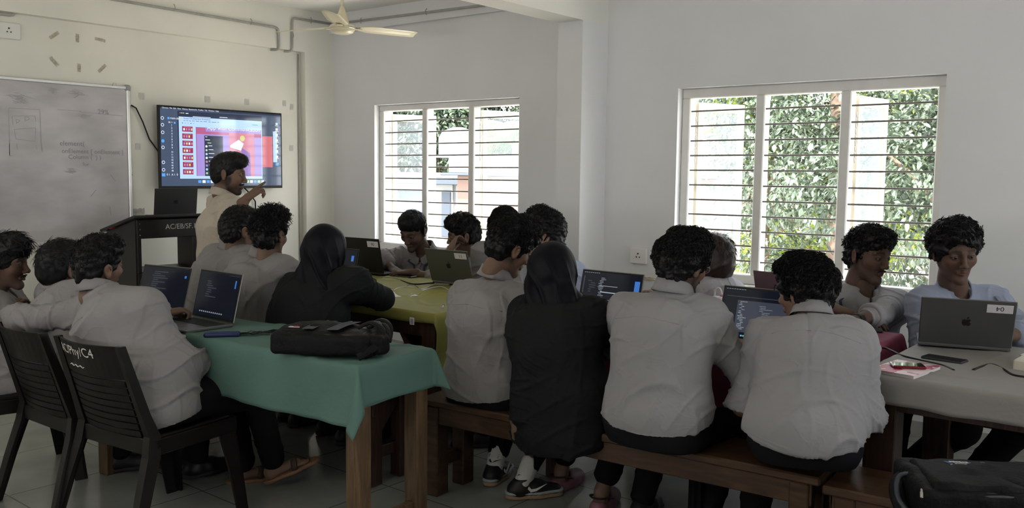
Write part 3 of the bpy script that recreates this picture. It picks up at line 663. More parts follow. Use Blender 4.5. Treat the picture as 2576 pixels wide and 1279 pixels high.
chm = mat('dark_plastic_chair', (.010, .0085, .008), .38, noise=.25, nscale=6, spec=.25)
chalk = mat('white_paint_mark', (.62, .60, .55), .8)
def chair(lab, O, yaw, mark=None, grp='dark plastic chairs at the teal table'):
    # local: x right, y forward (the sitter's facing), z up
    R = Rz(yaw); O = A(*O, 0); t = thing('plastic_chair', lab, 'chair', O, grp); P = lambda v: O+np.asarray(v)@R.T
    n = 13; V = []
    for i in range(n):
        for j in range(n):
            u = i/(n-1)*2-1; v = j/(n-1)*2-1; w = .225-.012*v; V.append([u*w*(1-.03*v*v), .21*v, .43-.018*(1-u*u)*(1-v*v*.6)+(.006 if abs(v) < .9 else -.012)*(1)])
    V = np.array(V); T = V-A(0, 0, .012); m = len(V); F = [(i*n+j, (i+1)*n+j, (i+1)*n+j+1, i*n+j+1) for i in range(n-1) for j in range(n-1)]
    Eb = [i*n for i in range(n)]+[(n-1)*n+j for j in range(1, n)]+[i*n+n-1 for i in range(n-2, -1, -1)]+[j for j in range(n-2, 0, -1)]
    F = F+[tuple(m+q for q in f[::-1]) for f in F]+[(Eb[(k+1) % len(Eb)], Eb[k], m+Eb[k], m+Eb[(k+1) % len(Eb)]) for k in range(len(Eb))]
    mk('seat', P(np.vstack([V, T])), F, chm, t, smooth=True)
    sk = MB()
    for (a, b) in (((-.235, -.2), (-.225, .2)), ((.235, -.2), (.225, .2)), ((-.22, .205), (.22, .205)), ((-.22, -.215), (.22, -.215))):
        a = A(*a, .395); b = A(*b, .395); d = unit(b-a); sk.box(P((a+b)/2), (np.linalg.norm(b-a), .014, .065), R@np.array([d, np.cross(ZZ, d), ZZ]).T, .004)
    sk.obj('seat_apron', chm, t)
    def bk(x, z, off=0):  # back surface: leaning and dished
        h = (z-.41)/.40; hw = .205-.012*h; u = x/hw
        return A(x, -.205-.115*h-.045*(1-u*u)*(.55+.45*h)+off, z)
    def slab(z0, z1, x0, x1, nm, th=.012, k=12):
        b = MB(); V = []
        for i in range(k+1):
            x = x0+(x1-x0)*i/k
            for (z, o) in ((z0, 0), (z1, 0), (z1, th), (z0, th)): V.append(bk(x, z, o))
        F = [(i*4+a, (i+1)*4+a, (i+1)*4+(a+1) % 4, i*4+(a+1) % 4) for i in range(k) for a in range(4)]+[(0, 1, 2, 3), (k*4+3, k*4+2, k*4+1, k*4)]
        b.add(P(V), F, 0); return b.obj(nm, chm, t)
    slab(.672, .806, -.185, .185, 'top_rail')
    for k in range(8): slab(.432+k*.0297, .432+k*.0297+.0245, -.175, .175, 'slat')
    for s in (-1, 1):
        pts = [bk(s*.198, .808), bk(s*.2, .75), bk(s*.205, .66), bk(s*.212, .53), A(s*.222, -.21, .44), A(s*.232, -.225, .36), A(s*.245, -.275, .2), A(s*.255, -.33, .0)]
        b = MB(); V = []; wd = [.03, .034, .038, .044, .06, .072, .062, .045]
        for p, w in zip(pts, wd):
            for (dx, dy) in ((-s*w*.5, -.012), (s*.012, -.016), (s*.014, w*.55), (s*.002, w*.6), (s*.000, .004), (-s*w*.5, .004)): V.append(p+A(dx, dy, 0))
        K = 6; F = [(i*K+a, i*K+(a+1) % K, (i+1)*K+(a+1) % K, (i+1)*K+a) for i in range(len(pts)-1) for a in range(K)]+[list(range(K))[::-1], [(len(pts)-1)*K+a for a in range(K)]]
        if s > 0: F = [f[::-1] for f in F]
        b.add(P(V), F, 0); b.obj('rear_leg', chm, t)
        b = MB(); V = []
        for (z, w, y, x) in ((.42, .095, .19, .212), (.36, .075, .195, .216), (.2, .055, .215, .228), (0, .042, .235, .24)):
            for (dx, dy) in ((-s*w, .012), (0, .014), (s*.004, 0), (s*.002, -w), (-s*.008, -w), (-s*.01, 0), (-s*w, .002)): V.append([s*x+dx, y+dy, z])
        K = 7; F = [(i*K+a, i*K+(a+1) % K, (i+1)*K+(a+1) % K, (i+1)*K+a) for i in range(3) for a in range(K)]+[list(range(K))[::-1], [3*K+a for a in range(K)]]
        if s > 0: F = [f[::-1] for f in F]
        b.add(P(V), F, 0); b.obj('front_leg', chm, t)
    if mark:
        b = MB()
        for (tx, x, z, sz) in mark:
            V, F = textmesh(tx); Q = np.array([bk(x+v[0]*sz, z+v[1]*sz, -.0015) for v in V]); b.add(P(Q), F)
        # a hurried underline scribble
        pp = [bk(-.13+.012*k, .705+.004*((k*7) % 3-1), -.002) for k in range(11)]
        b.tube(P(pp), .0022, 4)
        b.obj('painted_number', chalk, t)
    return t
chair('dark plastic chair with a white hand-painted number on its top rail', (3.05, -3.45), 7, [('AC/Phy/C4', -.178, .752, .055)])
chair('dark plastic chair to the left of the numbered one, under the outstretched sleeve', (2.58, -3.50), 2)
chair('dark plastic chair at the left edge, mostly outside the picture', (2.05, -3.62), -14)

# lectern
lec = thing('lectern', 'black wooden lectern with an open shelf and painted number, carrying a laptop', 'lectern', (.45, -2.0, 0))
lx, ly0, ly1 = .62, -2.245, -1.715
def lb(nm, x0, x1, y0, y1, z0, z1, m=blackw): return MB().box(((x0+x1)/2, (y0+y1)/2, (z0+z1)/2), (x1-x0, y1-y0, z1-z0), ch=.003).obj(nm, m, lec)
lb('front_panel', lx-.02, lx, ly0, ly1, .985, 1.118); lb('post', lx-.06, lx, ly0, ly0+.03, .74, .985); lb('post', lx-.06, lx, ly1-.11, ly1, .74, .985)
lb('lower_box', lx-.40, lx, ly0, ly1, .0, .74); lb('shelf', lx-.38, lx-.02, ly0+.02, ly1-.02, .735, .75)
MB().prism([(0, 0), (-.40, 0), (-.40, 1.02), (0, 1.118)], A(lx-.005, ly0-.012, 0), A(1, 0, 0), ZZ, A(0, 1, 0), .018).obj('side_panel', blackw, lec)
MB().prism([(0, .0), (-.38, 0), (-.38, 1.02), (0, 1.118)], A(lx-.005, ly1-.006, 0), A(1, 0, 0), ZZ, A(0, 1, 0), .018).obj('side_panel', blackw, lec)
sl_ = math.atan2(.098, .40)
MB().box((lx-.2, (ly0+ly1)/2, 1.083), (.50, ly1-ly0+.09, .02), Ry(-math.degrees(sl_)), .004).obj('sloping_top', blackw, lec)
MB().text('AC/EB/SF.14', A(lx+.0015, ly0+.21, 1.045), A(0, 1, 0), ZZ, .052).obj('painted_number', chalk, lec)
s_ = MB()
for (y, z) in ((ly0+.02, 1.09), (ly0+.022, 1.05), (ly0+.021, 1.01)): s_.lathe([(.004, 0), (.003, .003)], (lx, y, z), 8, Ry(90))
s_.obj('screw_head', steelm, lec)
tag(MB().box((lx-.30, ly0+.03, 1.055), (.05, .14, .022), Ry(-14), .006).obj('whiteboard_duster', mat('red_felt', (.45, .03, .05), .8)), 'small red duster lying on the left end of the lectern top', 'duster')
tag(MB().box((lx-.04, ly1+.035, 1.02), (.06, .05, .07), ch=.006).obj('power_adapter', blackp), 'black power adapter hanging at the right side of the lectern', 'adapter')
tag(MB().tube([(lx-.03, ly1+.03, .985), (lx-.03, ly1+.035, .9), (lx-.02, ly1+.03, .6), (lx-.02, ly1+.03, .2), (lx+.1, ly1+.1, .012)], .005).obj('power_cable', blackp), 'black cable dropping from the adapter at the side of the lectern', 'cable')

# laptops
alg = mat('space_grey_metal', (.17, .175, .18), .38, .75); alb = mat('dark_laptop_shell', (.012, .012, .013), .42); keym = mat('key_black', (.01, .01, .01), .5)
APPLE = [(0, .30), (.10, .38), (.26, .42), (.40, .36), (.47, .27), (.36, .16), (.33, .02), (.38, -.12), (.50, -.20), (.42, -.38), (.30, -.52), (.20, -.55), (.06, -.49), (-.05, -.48), (-.2, -.55), (-.32, -.50), (-.45, -.28), (-.50, -.02), (-.46, .2), (-.34, .36), (-.18, .40)]
LEAF = [(.0, .46), (.02, .62), (.12, .74), (.24, .78), (.22, .62), (.12, .50)]
def em(name, c, e): return mat(name, (.004, .004, .005), .16, emit=e, ecol=c, spec=.16)
scr0 = em('screen_dark', (.004, .005, .009), 1.0); ui = [em('ui_grey', (.30, .33, .38), .6), em('ui_blue', (.05, .16, .5), .8), em('ui_light', (.55, .62, .7), .55), em('ui_panel', (.03, .035, .05), 1)]
dock = [em('dock_blue', (.15, .45, .9), .8), em('dock_green', (.2, .7, .4), .8), em('dock_white', (.8, .85, .9), .7)]
def laptop(lab, hl, hr, z, w=.345, dp=.235, tilt=18, shell=None, screen=None, sticker=None, logo=True, scale_px=False):
    a, b = pz(*hl, z), pz(*hr, z); e = unit((b-a)*A(1, 1, 0)); f = A(e[1], -e[0], 0); c = (a+b)/2*A(1, 1, 0)+A(0, 0, z)
    sh = shell or alg; t = thing('laptop', lab, 'laptop', c+f*dp/2-A(0, 0, .003)); R = np.array([e, -f, ZZ]).T
    MB().box(c+f*dp/2+ZZ*.0065, (w, dp, .013), R, .003).obj('base', sh, t)
    k = MB()
    for r_ in range(5):
        for q in range(13): k.box(c+e*((q-6)*w*.067)+f*(.035+r_*.0195)+ZZ*.0135, (w*.058, .0165, .002), R)
    k.obj('keyboard', keym, t)
    MB().box(c+f*(dp*.78)+ZZ*.0132, (w*.42, dp*.34, .001), R).obj('trackpad', sh, t)
    u = cos(radians(tilt))*ZZ-sin(radians(tilt))*f; n = cos(radians(tilt))*f+sin(radians(tilt))*ZZ; Rl = np.array([e, -n, u]).T; h0 = c-f*.004+ZZ*.014; lh = w*.66
    MB().box(h0+u*lh/2, (w, .006, lh), Rl, .0028).obj('lid', sh, t)
    MB().box(h0+u*lh/2+n*.0034, (w*.975, .0012, lh*.97), Rl, .0005).obj('bezel', blackp, t)
    s = MB(); o = h0+u*(lh*.955)-e*w*.47+n*.0043; W_, H_ = w*.94, lh*.90; s.quad(o, e, -u, 0, H_, W_, 0, 0); o2 = o+n*.0003
    for (x0, y0, x1, y1, m) in (screen or []): s.quad(o2, e, -u, x0*W_, y1*H_, x1*W_, y0*H_, m)
    s.obj('screen', [scr0]+ui+dock, t)
    if logo:
        g = MB(); lo = h0+u*lh*.52-n*.0034; s_ = .034*w/.345
        for q in (APPLE, LEAF): g.prism([(x*s_, y*s_) for x, y in q], lo, -e, u, -n, .0004)
        g.obj('logo', keym, t)
    if sticker:
        so2 = h0+u*lh*.84+e*(-.36 if False else -w*.33)-n*.0036; st = MB(); st.box(so2, (w*.27, .0006, lh*.17), Rl); sx = st.obj('number_sticker', mat('white_sticker', (.68, .65, .70), .6), t)
        V, F = textmesh(sticker); ctr = (V.max(0)+V.min(0))/2; V = V-ctr; tb = MB(); sz = .030
        tb.add(so2-n*.0006+np.outer(V[:, 0]*sz, e)+np.outer(V[:, 1]*sz, -u), F); tb.obj('number_text', blackp, sx)
    return t
rs = random.Random(4)
def code(n, x0, x1, y0, y1, m=1, inv=.0):
    L = []
    for k in range(n):
        y = y0+(y1-y0)*k/n; i = x0+rs.random()*.05; e = i+(x1-i)*rs.uniform(.25, 1); L.append((i, y, e, y+(y1-y0)/n*.4, m))
    return L
bar = [(.02+.035*k, .012, .045+.035*k, .024, 1) for k in range(8)]
dk = [(.30+.035*k, .955, .325+.035*k, .985, (5, 6, 7, 5, 7)[k % 5]) for k in range(12)]
laptop('laptop with dark screen on the teal cloth, its keyboard in full view', (481, 801), (588, 823), .763, .345, .235, 14, None, [(.90, .12, .93, .30, 2), (.72, .02, .98, .03, 4)]+[(.14+.05*k, .90, .17+.05*k, .93, 1) for k in range(12)]+code(8, .2, .5, .2, .6, 4))
laptop('laptop with a dark screen half hidden behind the front student shoulder', (335, 783), (463, 799), .763, .345, .235, 17, None, [(.91, .16, .95, .22, 2)]+code(10, .2, .6, .1, .6, 4))
laptop('black laptop seen from behind with a 06 sticker on the olive table', (968, 694), (868, 684), .763, .37, .24, 12, alb, None, '06', False)
laptop('small laptop with dark screen facing the student in black scarf', (775, 702), (912, 714), .763, .31, .21, 16, alb, [(.86, .2, .93, .40, 2), (.05, .05, .2, .07, 1)], None, False)
laptop('grey laptop seen from behind with an 11 sticker on the olive table', (1193, 722), (1089, 711), .763, .345, .235, 20, None, None, '11')
laptop('laptop showing dark code window in front of the student in blazer', (1446, 801), (1603, 823), .763, .355, .24, 14, None, bar+code(22, .28, .42, .12, .86)+[(.30, .30, .62, .31, 3), (.34, .44, .72, .46, 3), (.34, .62, .60, .63, 1), (.90, .13, .985, .52, 2), (.02, .1, .04, .5, 4)]+code(6, .1, .25, .2, .5, 4))
laptop('laptop with dark panelled screen between the two rightmost bench students', (1812, 858), (1985, 882), .763, .35, .24, 16, None, bar+[(.04, .16, .98, .175, 4), (.20, .24, .98, .90, 4)]+code(18, .22, .34, .26, .86, 3)+code(14, .5, .7, .32, .78, 1)+dk)
laptop('laptop with a dull rose grey lid at the far side of the maroon table', (2020, 790), (1915, 775), .763, .30, .21, 14, mat('rose_grey_metal', (.20, .15, .17), .4, .5), None, None, False)
laptop('grey laptop seen from behind with an 04 sticker on the white cloth', (2542, 886), (2310, 868), .763, .35, .245, 26, None, None, '04')
laptop('dark grey laptop seen from behind standing on the lectern', (485, 546), (395, 548), 1.115, .31, .21, 12, mat('dark_grey_metal', (.06, .062, .065), .4, .5), None)

# wall screen
tv = thing('television', 'large wall-mounted flat screen showing a presentation window on a desktop', 'television', (-.03, -1.15, 1.31))
TV0 = A(.012, -1.728, 1.963); TW, TH = 1.148, .648
MB().box((-.02, TV0[1]+TW/2, TV0[2]-TH/2), (.06, TW-.06, TH-.06), ch=.01).obj('rear_housing', blackp, tv)
MB().box((-.0, TV0[1]+TW/2, TV0[2]-TH/2), (.02, TW, TH), ch=.003).obj('bezel', blackp, tv)
def es(n, c, e=1.0): return mat(n, (.006, .006, .007), .07, emit=e, ecol=c, spec=.45)
tm = [es('tv_slate', (.052, .075, .125)), es('tv_pale_blue', (.42, .60, .90)), es('tv_magenta', (.40, .10, .22)), es('tv_lilac', (.33, .24, .58)), es('tv_navy', (.02, .03, .06)), es('tv_white', (.75, .82, .95)),
      es('tv_pink', (.55, .20, .28)), es('tv_blue', (.08, .33, .85)), es('tv_green', (.35, .6, .3)), es('tv_yellow', (.6, .58, .2)), es('tv_wine', (.28, .03, .08)), es('tv_violet', (.22, .12, .40)), es('tv_red', (.55, .14, .17))]
Y_ = A(0, 1, 0); zd = -ZZ; s = MB(); o = TV0+A(0, .016, -.014); SW, SH = TW-.03, TH-.036
# screen coordinates: pixels of the crop (80..1750 x 70..1215) mapped to the panel
def U(x): return (x-95)/(1745-95)*SW
def Vv(y): return (y-85)/(1195-85)*SH
def rc(x0, y0, x1, y1, m, l=1): s.quad(o+A(.0003*l, 0, 0), Y_, zd, U(x0), Vv(y1), U(x1), Vv(y0), m)
def tt(t, x, y, h, m, l=5): s.text(t, o+A(.0003*l, 0, 0)+Y_*U(x)-ZZ*Vv(y), Y_, ZZ, h, m)
rc(95, 85, 1745, 1195, 0, 0); rc(95, 85, 1745, 108, 4, 1)
tt('Chrome  File  Edit  View  History  Bookmarks  Profiles  Tab  Window  Help', 120, 104, .016, 5, 2)
rc(310, 125, 1460, 1090, 4, 1); rc(325, 205, 1460, 1090, 1, 2)
for k, m in enumerate((12, 9, 8)): rc(338+22*k, 146, 352+22*k, 160, m, 3)
rc(415, 150, 450, 160, 5, 3); rc(860, 178, 970, 186, 5, 3); rc(505, 192, 740, 199, 5, 3)
rc(338, 220, 362, 248, 9, 3); tt('Flutter Development Workshop', 385, 236, .018, 4, 3); [rc(x_, 256, x_+w_, 262, 0, 3) for x_, w_ in ((385, 22), (420, 24), (455, 26), (495, 34), (545, 40), (600, 30), (645, 45), (710, 30), (755, 60), (830, 24))]
for k in range(14): rc(365+36*k, 290, 378+36*k, 299, 3 if k % 3 else 4, 3)
rc(1320, 262, 1400, 290, 7, 3)
for k in range(7):
    y = 340+k*102; rc(365, y, 500, y+76, 10, 3); rc(385, y+8, 480, y+14, 6, 4)
    for q in range(3 if k % 2 else 4): rc(380+q*32, y+26, 400+q*32, y+58, (5, 6, 3, 9)[(k+q) % 4], 4)
rc(540, 340, 1450, 1050, 2, 3); rc(670, 340, 1450, 400, 3, 4); tt('App with Communication', 690, 368, .048, 5, 6); rc(540, 272, 1450, 343, 1, 8); rc(550, 440, 985, 1050, 3, 4); rc(650, 460, 900, 1050, 4, 5); rc(985, 400, 1345, 1050, 6, 4); rc(1345, 460, 1450, 1050, 3, 5)
rc(662, 474, 690, 482, 5, 7); rc(662, 518, 725, 527, 5, 7); rc(690, 560, 740, 572, 8, 7)
for k in range(8):
    y = 605+k*56
    P = [o+A(.0021, 0, 0)+Y_*(U(676)+.0095*cos(2*pi*q/14))-ZZ*(Vv(y+12)+.0095*sin(2*pi*q/14)) for q in range(14)]; s.add(P, [list(range(14))[::-1]], (5, 8, 1, 5, 6, 3, 1, 8)[k])
    rc(704, y-2, 704+50+13*((k*5) % 4), y+6, 5, 7); rc(704, y+16, 760+11*((k*3) % 5), y+21, 0, 7)
# a lamp-like figure on the slide
P = [o+A(.0024, 0, 0)+Y_*(U(1172)+.024*cos(2*pi*q/18))-ZZ*(Vv(480)+.024*sin(2*pi*q/18)) for q in range(18)]; s.add(P, [list(range(18))[::-1]], 9)
s.add([o+A(.0022, 0, 0)+Y_*U(x)-ZZ*Vv(y) for x, y in ((1120, 500), (1000, 590), (1000, 620), (1150, 665), (1190, 560))], [(0, 1, 2, 3, 4)], 5)
s.add([o+A(.0022, 0, 0)+Y_*U(x)-ZZ*Vv(y) for x, y in ((1160, 620), (1130, 1050), (1290, 1050), (1280, 700))], [(0, 1, 2, 3)], 11)
rc(1462, 360, 1625, 1090, 0, 2); rc(1462, 430, 1615, 910, 12, 3); rc(1625, 350, 1685, 830, 1, 3); rc(1660, 840, 1705, 885, 7, 4)
for k in range(7): rc(1665, 215+k*85, 1700, 250+k*85, 5 if k else 1, 4); rc(1655, 258+k*85, 1712, 264+k*85, 5, 4)
for k in range(9): tt(str([1, 2, 3, 4, 5, 6, 7, 8, 9][k]), 228, 345+k*40, .02, 5, 2)
for k, q in enumerate(('10', '11', '12', '44', '45', '46', '47', '48')): tt(q, 220, 722+k*38, .018, 5, 2)
tt('main.dart', 218, 248, .024, 5, 2); tt('lib >', 195, 305, .02, 5, 2); rc(185, 222, 210, 252, 7, 2); rc(262, 285, 284, 312, 7, 2)
for y, m in ((240, 5), (335, 5), (440, 5), (560, 7), (650, 5), (860, 5), (965, 5)):
    P = [o+A(.001, 0, 0)+Y_*(U(122)+.013*cos(2*pi*q/16))-ZZ*(Vv(y)+.013*sin(2*pi*q/16)) for q in range(16)]; s.add(P, [list(range(16))[::-1]], m)
    if m == 5:
        P = [o+A(.0013, 0, 0)+Y_*(U(122)+.009*cos(2*pi*q/16))-ZZ*(Vv(y)+.009*sin(2*pi*q/16)) for q in range(16)]; s.add(P, [list(range(16))[::-1]], 0)
rc(100, 1015, 142, 1058, 7, 2); tt('0 1  A 1  0', 160, 1045, .022, 5, 2)
for k in range(17): rc(560+55*k, 1112, 602+55*k, 1152, (7, 5, 7, 5, 12, 8, 9, 1, 6, 5, 7, 5, 8, 5, 7, 8, 1)[k], 3)
s.obj('screen', tm, tv)
MB().tube([(-.055, -1.905, 1.95), (-.05, -1.87, 1.93), (-.05, -1.82, 1.83), (-.05, -1.77, 1.70), (-.04, -1.70, 1.60), (-.04, -1.65, 1.56)], .0055).obj('power_cable', blackp, tv)
MB().tube([(-.03, -1.22, 1.35), (-.04, -1.22, 1.25), (-.05, -1.2, 1.0)], .004).obj('signal_cable', blackp, tv)
MB().tube([(-.03, -.98, 1.35), (-.04, -.88, 1.27), (-.05, -.82, 1.2), (-.055, -.80, .6)], .006).obj('signal_cable', blackp, tv)
# ------------------------------------------------------------------ people
skm = mat('skin', rough=.58, attr='Col', bump=.05, bscale=300, spec=.25)
hairm = mat('black_hair', (.004, .0038, .0045), .5, spec=.28); hairb = mat('brown_hair', (.020, .009, .007), .45, spec=.4)
def shirtm(n, c):
    m = mat(n, c, .85, noise=.05, nscale=5, spec=.12 if c[0] < .1 else .3); nt = m.node_tree; N = nt.nodes.new; Lk = nt.links.new; tc = N('ShaderNodeTexCoord'); prev = None
    for (sc_, sx, wd_, st, di) in ((3.6, (1, 1, .5), .07, .32, .012), (7, (1, 1, 1.5), .07, .14, .008), (60, (1, 1, 1), .5, .10, .002)):
        mp = N('ShaderNodeMapping'); mp.inputs['Scale'].default_value = sx; mp.inputs['Rotation'].default_value = (.3, .2, .5); Lk(tc.outputs['Object'], mp.inputs[0])
        t = N('ShaderNodeTexNoise'); t.inputs['Scale'].default_value = sc_; t.inputs['Detail'].default_value = 2; t.inputs['Distortion'].default_value = .9; Lk(mp.outputs[0], t.inputs[0])
        a = N('ShaderNodeMath'); a.operation = 'SUBTRACT'; a.inputs[1].default_value = .5; Lk(t.outputs[0], a.inputs[0]); b = N('ShaderNodeMath'); b.operation = 'ABSOLUTE'; Lk(a.outputs[0], b.inputs[0])
        r = N('ShaderNodeMapRange'); r.interpolation_type = 'SMOOTHSTEP'; r.inputs[1].default_value = 0; r.inputs[2].default_value = wd_; Lk(b.outputs[0], r.inputs[0])
        bp = N('ShaderNodeBump'); bp.inputs['Strength'].default_value = st; bp.inputs['Distance'].default_value = di; bp.invert = True; Lk(r.outputs[0], bp.inputs['Height'])
        if prev: Lk(prev.outputs[0], bp.inputs['Normal'])
        prev = bp
    Lk(prev.outputs[0], nt.nodes['Principled BSDF'].inputs['Normal']); return m
shW = shirtm('shirt_white', (.275, .265, .28)); shG = shirtm('shirt_grey_white', (.24, .225, .232)); shB = shirtm('shirt_pale_blue', (.27, .30, .40)); shC = shirtm('shirt_cream', (.50, .44, .37))
shK = shirtm('blazer_charcoal', (.012, .014, .014)); shN = shirtm('garment_black', (.010, .010, .012)); hij = mat('scarf_black', (.003, .003, .006), .5, bump=.15, bscale=30, spec=.12)
trm = mat('trousers_black', (.008, .008, .010), .85, bump=.2, bscale=30, spec=.12)
eyw = mat('eye_white_shaded', (.14, .125, .12), .3); iris = mat('eye_iris', (.015, .009, .006), .15)  # whites darkened to carry the shade of the eye sockets
btn = mat('shirt_button', (.5, .48, .46), .4); lanm = mat('lanyard_blue', (.02, .03, .07), .6); watchm = mat('watch_black', (.012, .012, .013), .35)
def ik(S, Wt, hint, la, lb):
    S, Wt, hint = A(*S), A(*Wt), A(*hint); d = Wt-S; L = np.linalg.norm(d); u = d/L
    if L > (la+lb)*.995: L = (la+lb)*.995; Wt = S+u*L
    x = (la*la-lb*lb+L*L)/(2*L); y = math.sqrt(max(la*la-x*x, 1e-5)); p = (hint-S)-u*((hint-S)@u); return S+u*x+unit(p)*y, Wt
def ss(x, a, b): t = np.clip((x-a)/(b-a), 0, 1); return t*t*(3-2*t)

def head_mesh(res, fc):
    s = Sd()
    s.ell((0, -.012, .032), (.0705, .094, .082), k=.02); s.ell((0, .028, -.022), (.055, .060, .085), k=.03)
    for q in (-1, 1):
        s.cap((q*.044, .0, -.050), (q*.012, .062, -.103), .017, .015, k=.028)
        s.ell((q*.042, .056, -.026), (.019, .020, .018), k=.03); s.cap((q*.010, .086, .020), (q*.044, .072, .021), .0095, .008, k=.016)
    s.ell((0, .074, -.104), (.017, .015, .016), k=.022)
    s.cap((0, .086, .012), (0, .106, -.030), .0082, .0095, k=.014); s.ell((0, .106, -.034), (.0115, .0115, .0105), k=.008)
    for q in (-1, 1): s.ell((q*.0125, .097, -.038), (.0075, .010, .0078), k=.006)
    for q in (-1, 1):
        s.ell((q*.032, .094, .001), (.0155, .013, .0105), k=.016, op=1); s.ell((q*.0315, .0755, .0), (.0148, .0145, .0135), k=.006)
        s.ell((q*.0315, .0905, -.001), (.0122, .010, fc.get('lid', .0031)), k=.003, op=1); s.ell((q*.006, .106, -.045), (.0035, .006, .003), k=.003, op=1)
    op = fc.get('open', 0)*.006
    s.cap((-.020, .082, -.064), (0, .0925, -.0610), .0042, .0052, k=.008); s.cap((.020, .082, -.064), (0, .0925, -.0610), .0042, .0052, k=.008)
    s.cap((-.018, .081, -.0705-op), (0, .0900, -.0725-op), .0042, .0058, k=.006); s.cap((.018, .081, -.0705-op), (0, .0900, -.0725-op), .0042, .0058, k=.006)
    s.ell((0, .0985, -.0668-op*.5), (.017, .010, .0013+op*.7), k=.003, op=1)
    for q in (-1, 1):
        R = Rz(-q*22)@Ry(q*8)
        s.ell((q*.079, -.010, -.006), (.0055, .0185, .0305), R, k=.008); s.ell((q*.076, -.004, -.030), (.0055, .010, .011), R, k=.008)
        s.ell((q*.0865, -.005, -.005), (.0055, .0105, .019), R, k=.003, op=1)
    s.cap((0, -.018, -.03), (0, -.032, -.13), .046, .050, k=.035)
    V, Q = s.mesh(res); x, y, z = V.T; ax_ = np.abs(x); tone = fc.get('skin', A(.175, .108, .078)); C = np.tile(tone, (len(V), 1))
    n = nz(V, 90, 3)*.5; C *= (1+.05*n)[:, None]
    red = np.exp(-((ax_-.045)**2+(z+.03)**2)/.0006)*.15; C[:, 0] *= 1+red
    ear = ss(ax_, .074, .082)[:, None]; C = C*(1-ear*.1)+A(.30, .11, .07)*ear*.1
    lip = ((y > .082) & (ax_ < .0215*(1-0)) & (np.abs(z+.067+op*.5) < .0095+op)); C[lip] = C[lip]*.55+A(.17, .055, .05)*.45
    def mixm(w, c): 
        nonlocal C; w = np.clip(w, 0, 1)[:, None]; C = C*(1-w)+A(*c)*w
    bz = .0265-.18*np.maximum(ax_-.030, 0)+.10*np.minimum(ax_-.03, 0)
    mixm(np.exp(-((np.sqrt(((ax_-.0315)/.0135)**2+((z+.0005)/.0052)**2)-1)/.28)**2)*(y > .068)*.75, (.016, .010, .009))
    mixm((np.exp(-((z-bz)/.0052)**2)*ss(ax_, .009, .013)*ss(-ax_, -.050, -.044)*(y > .045))*1.0*(.85+.15*n), (.014, .010, .009))
    if fc.get('mous', 0): mixm(fc['mous']*np.exp(-((z+.0535+.30*np.maximum(ax_-.012, 0))/.0052)**2)*ss(-ax_, -.032, -.024)*(y > .07), (.012, .009, .009))
    if fc.get('beard', 0):
        w = fc['beard']*ss(-z, .045, .085)*ss(y, -.005, .02)*(1-np.exp(-((ax_/.02)**2+((z+.069)/.011)**2))); w = np.maximum(w, fc['beard']*ss(ax_, .05, .06)*ss(-z, .0, .03)*ss(y, -.005, .01)*ss(-y, -.045, -.025)); w = w*ss(z, -.135, -.115); mixm(w*(.85+.25*n), (.016, .012, .011))
    fade = fc.get('fade', .75); sc_ = ss(-y, -.02, .0)*ss(z, -.085, -.05)+ss(z, .055, .065)*ss(-y, -.09, -.075); sc_ = sc_*(1-ss(ax_, .0755, .079)*ss(z, -.05, -.04)*ss(-z, -.035, -.03))
    mixm(sc_*fade, (.02, .014, .012))
    return V, Q, C
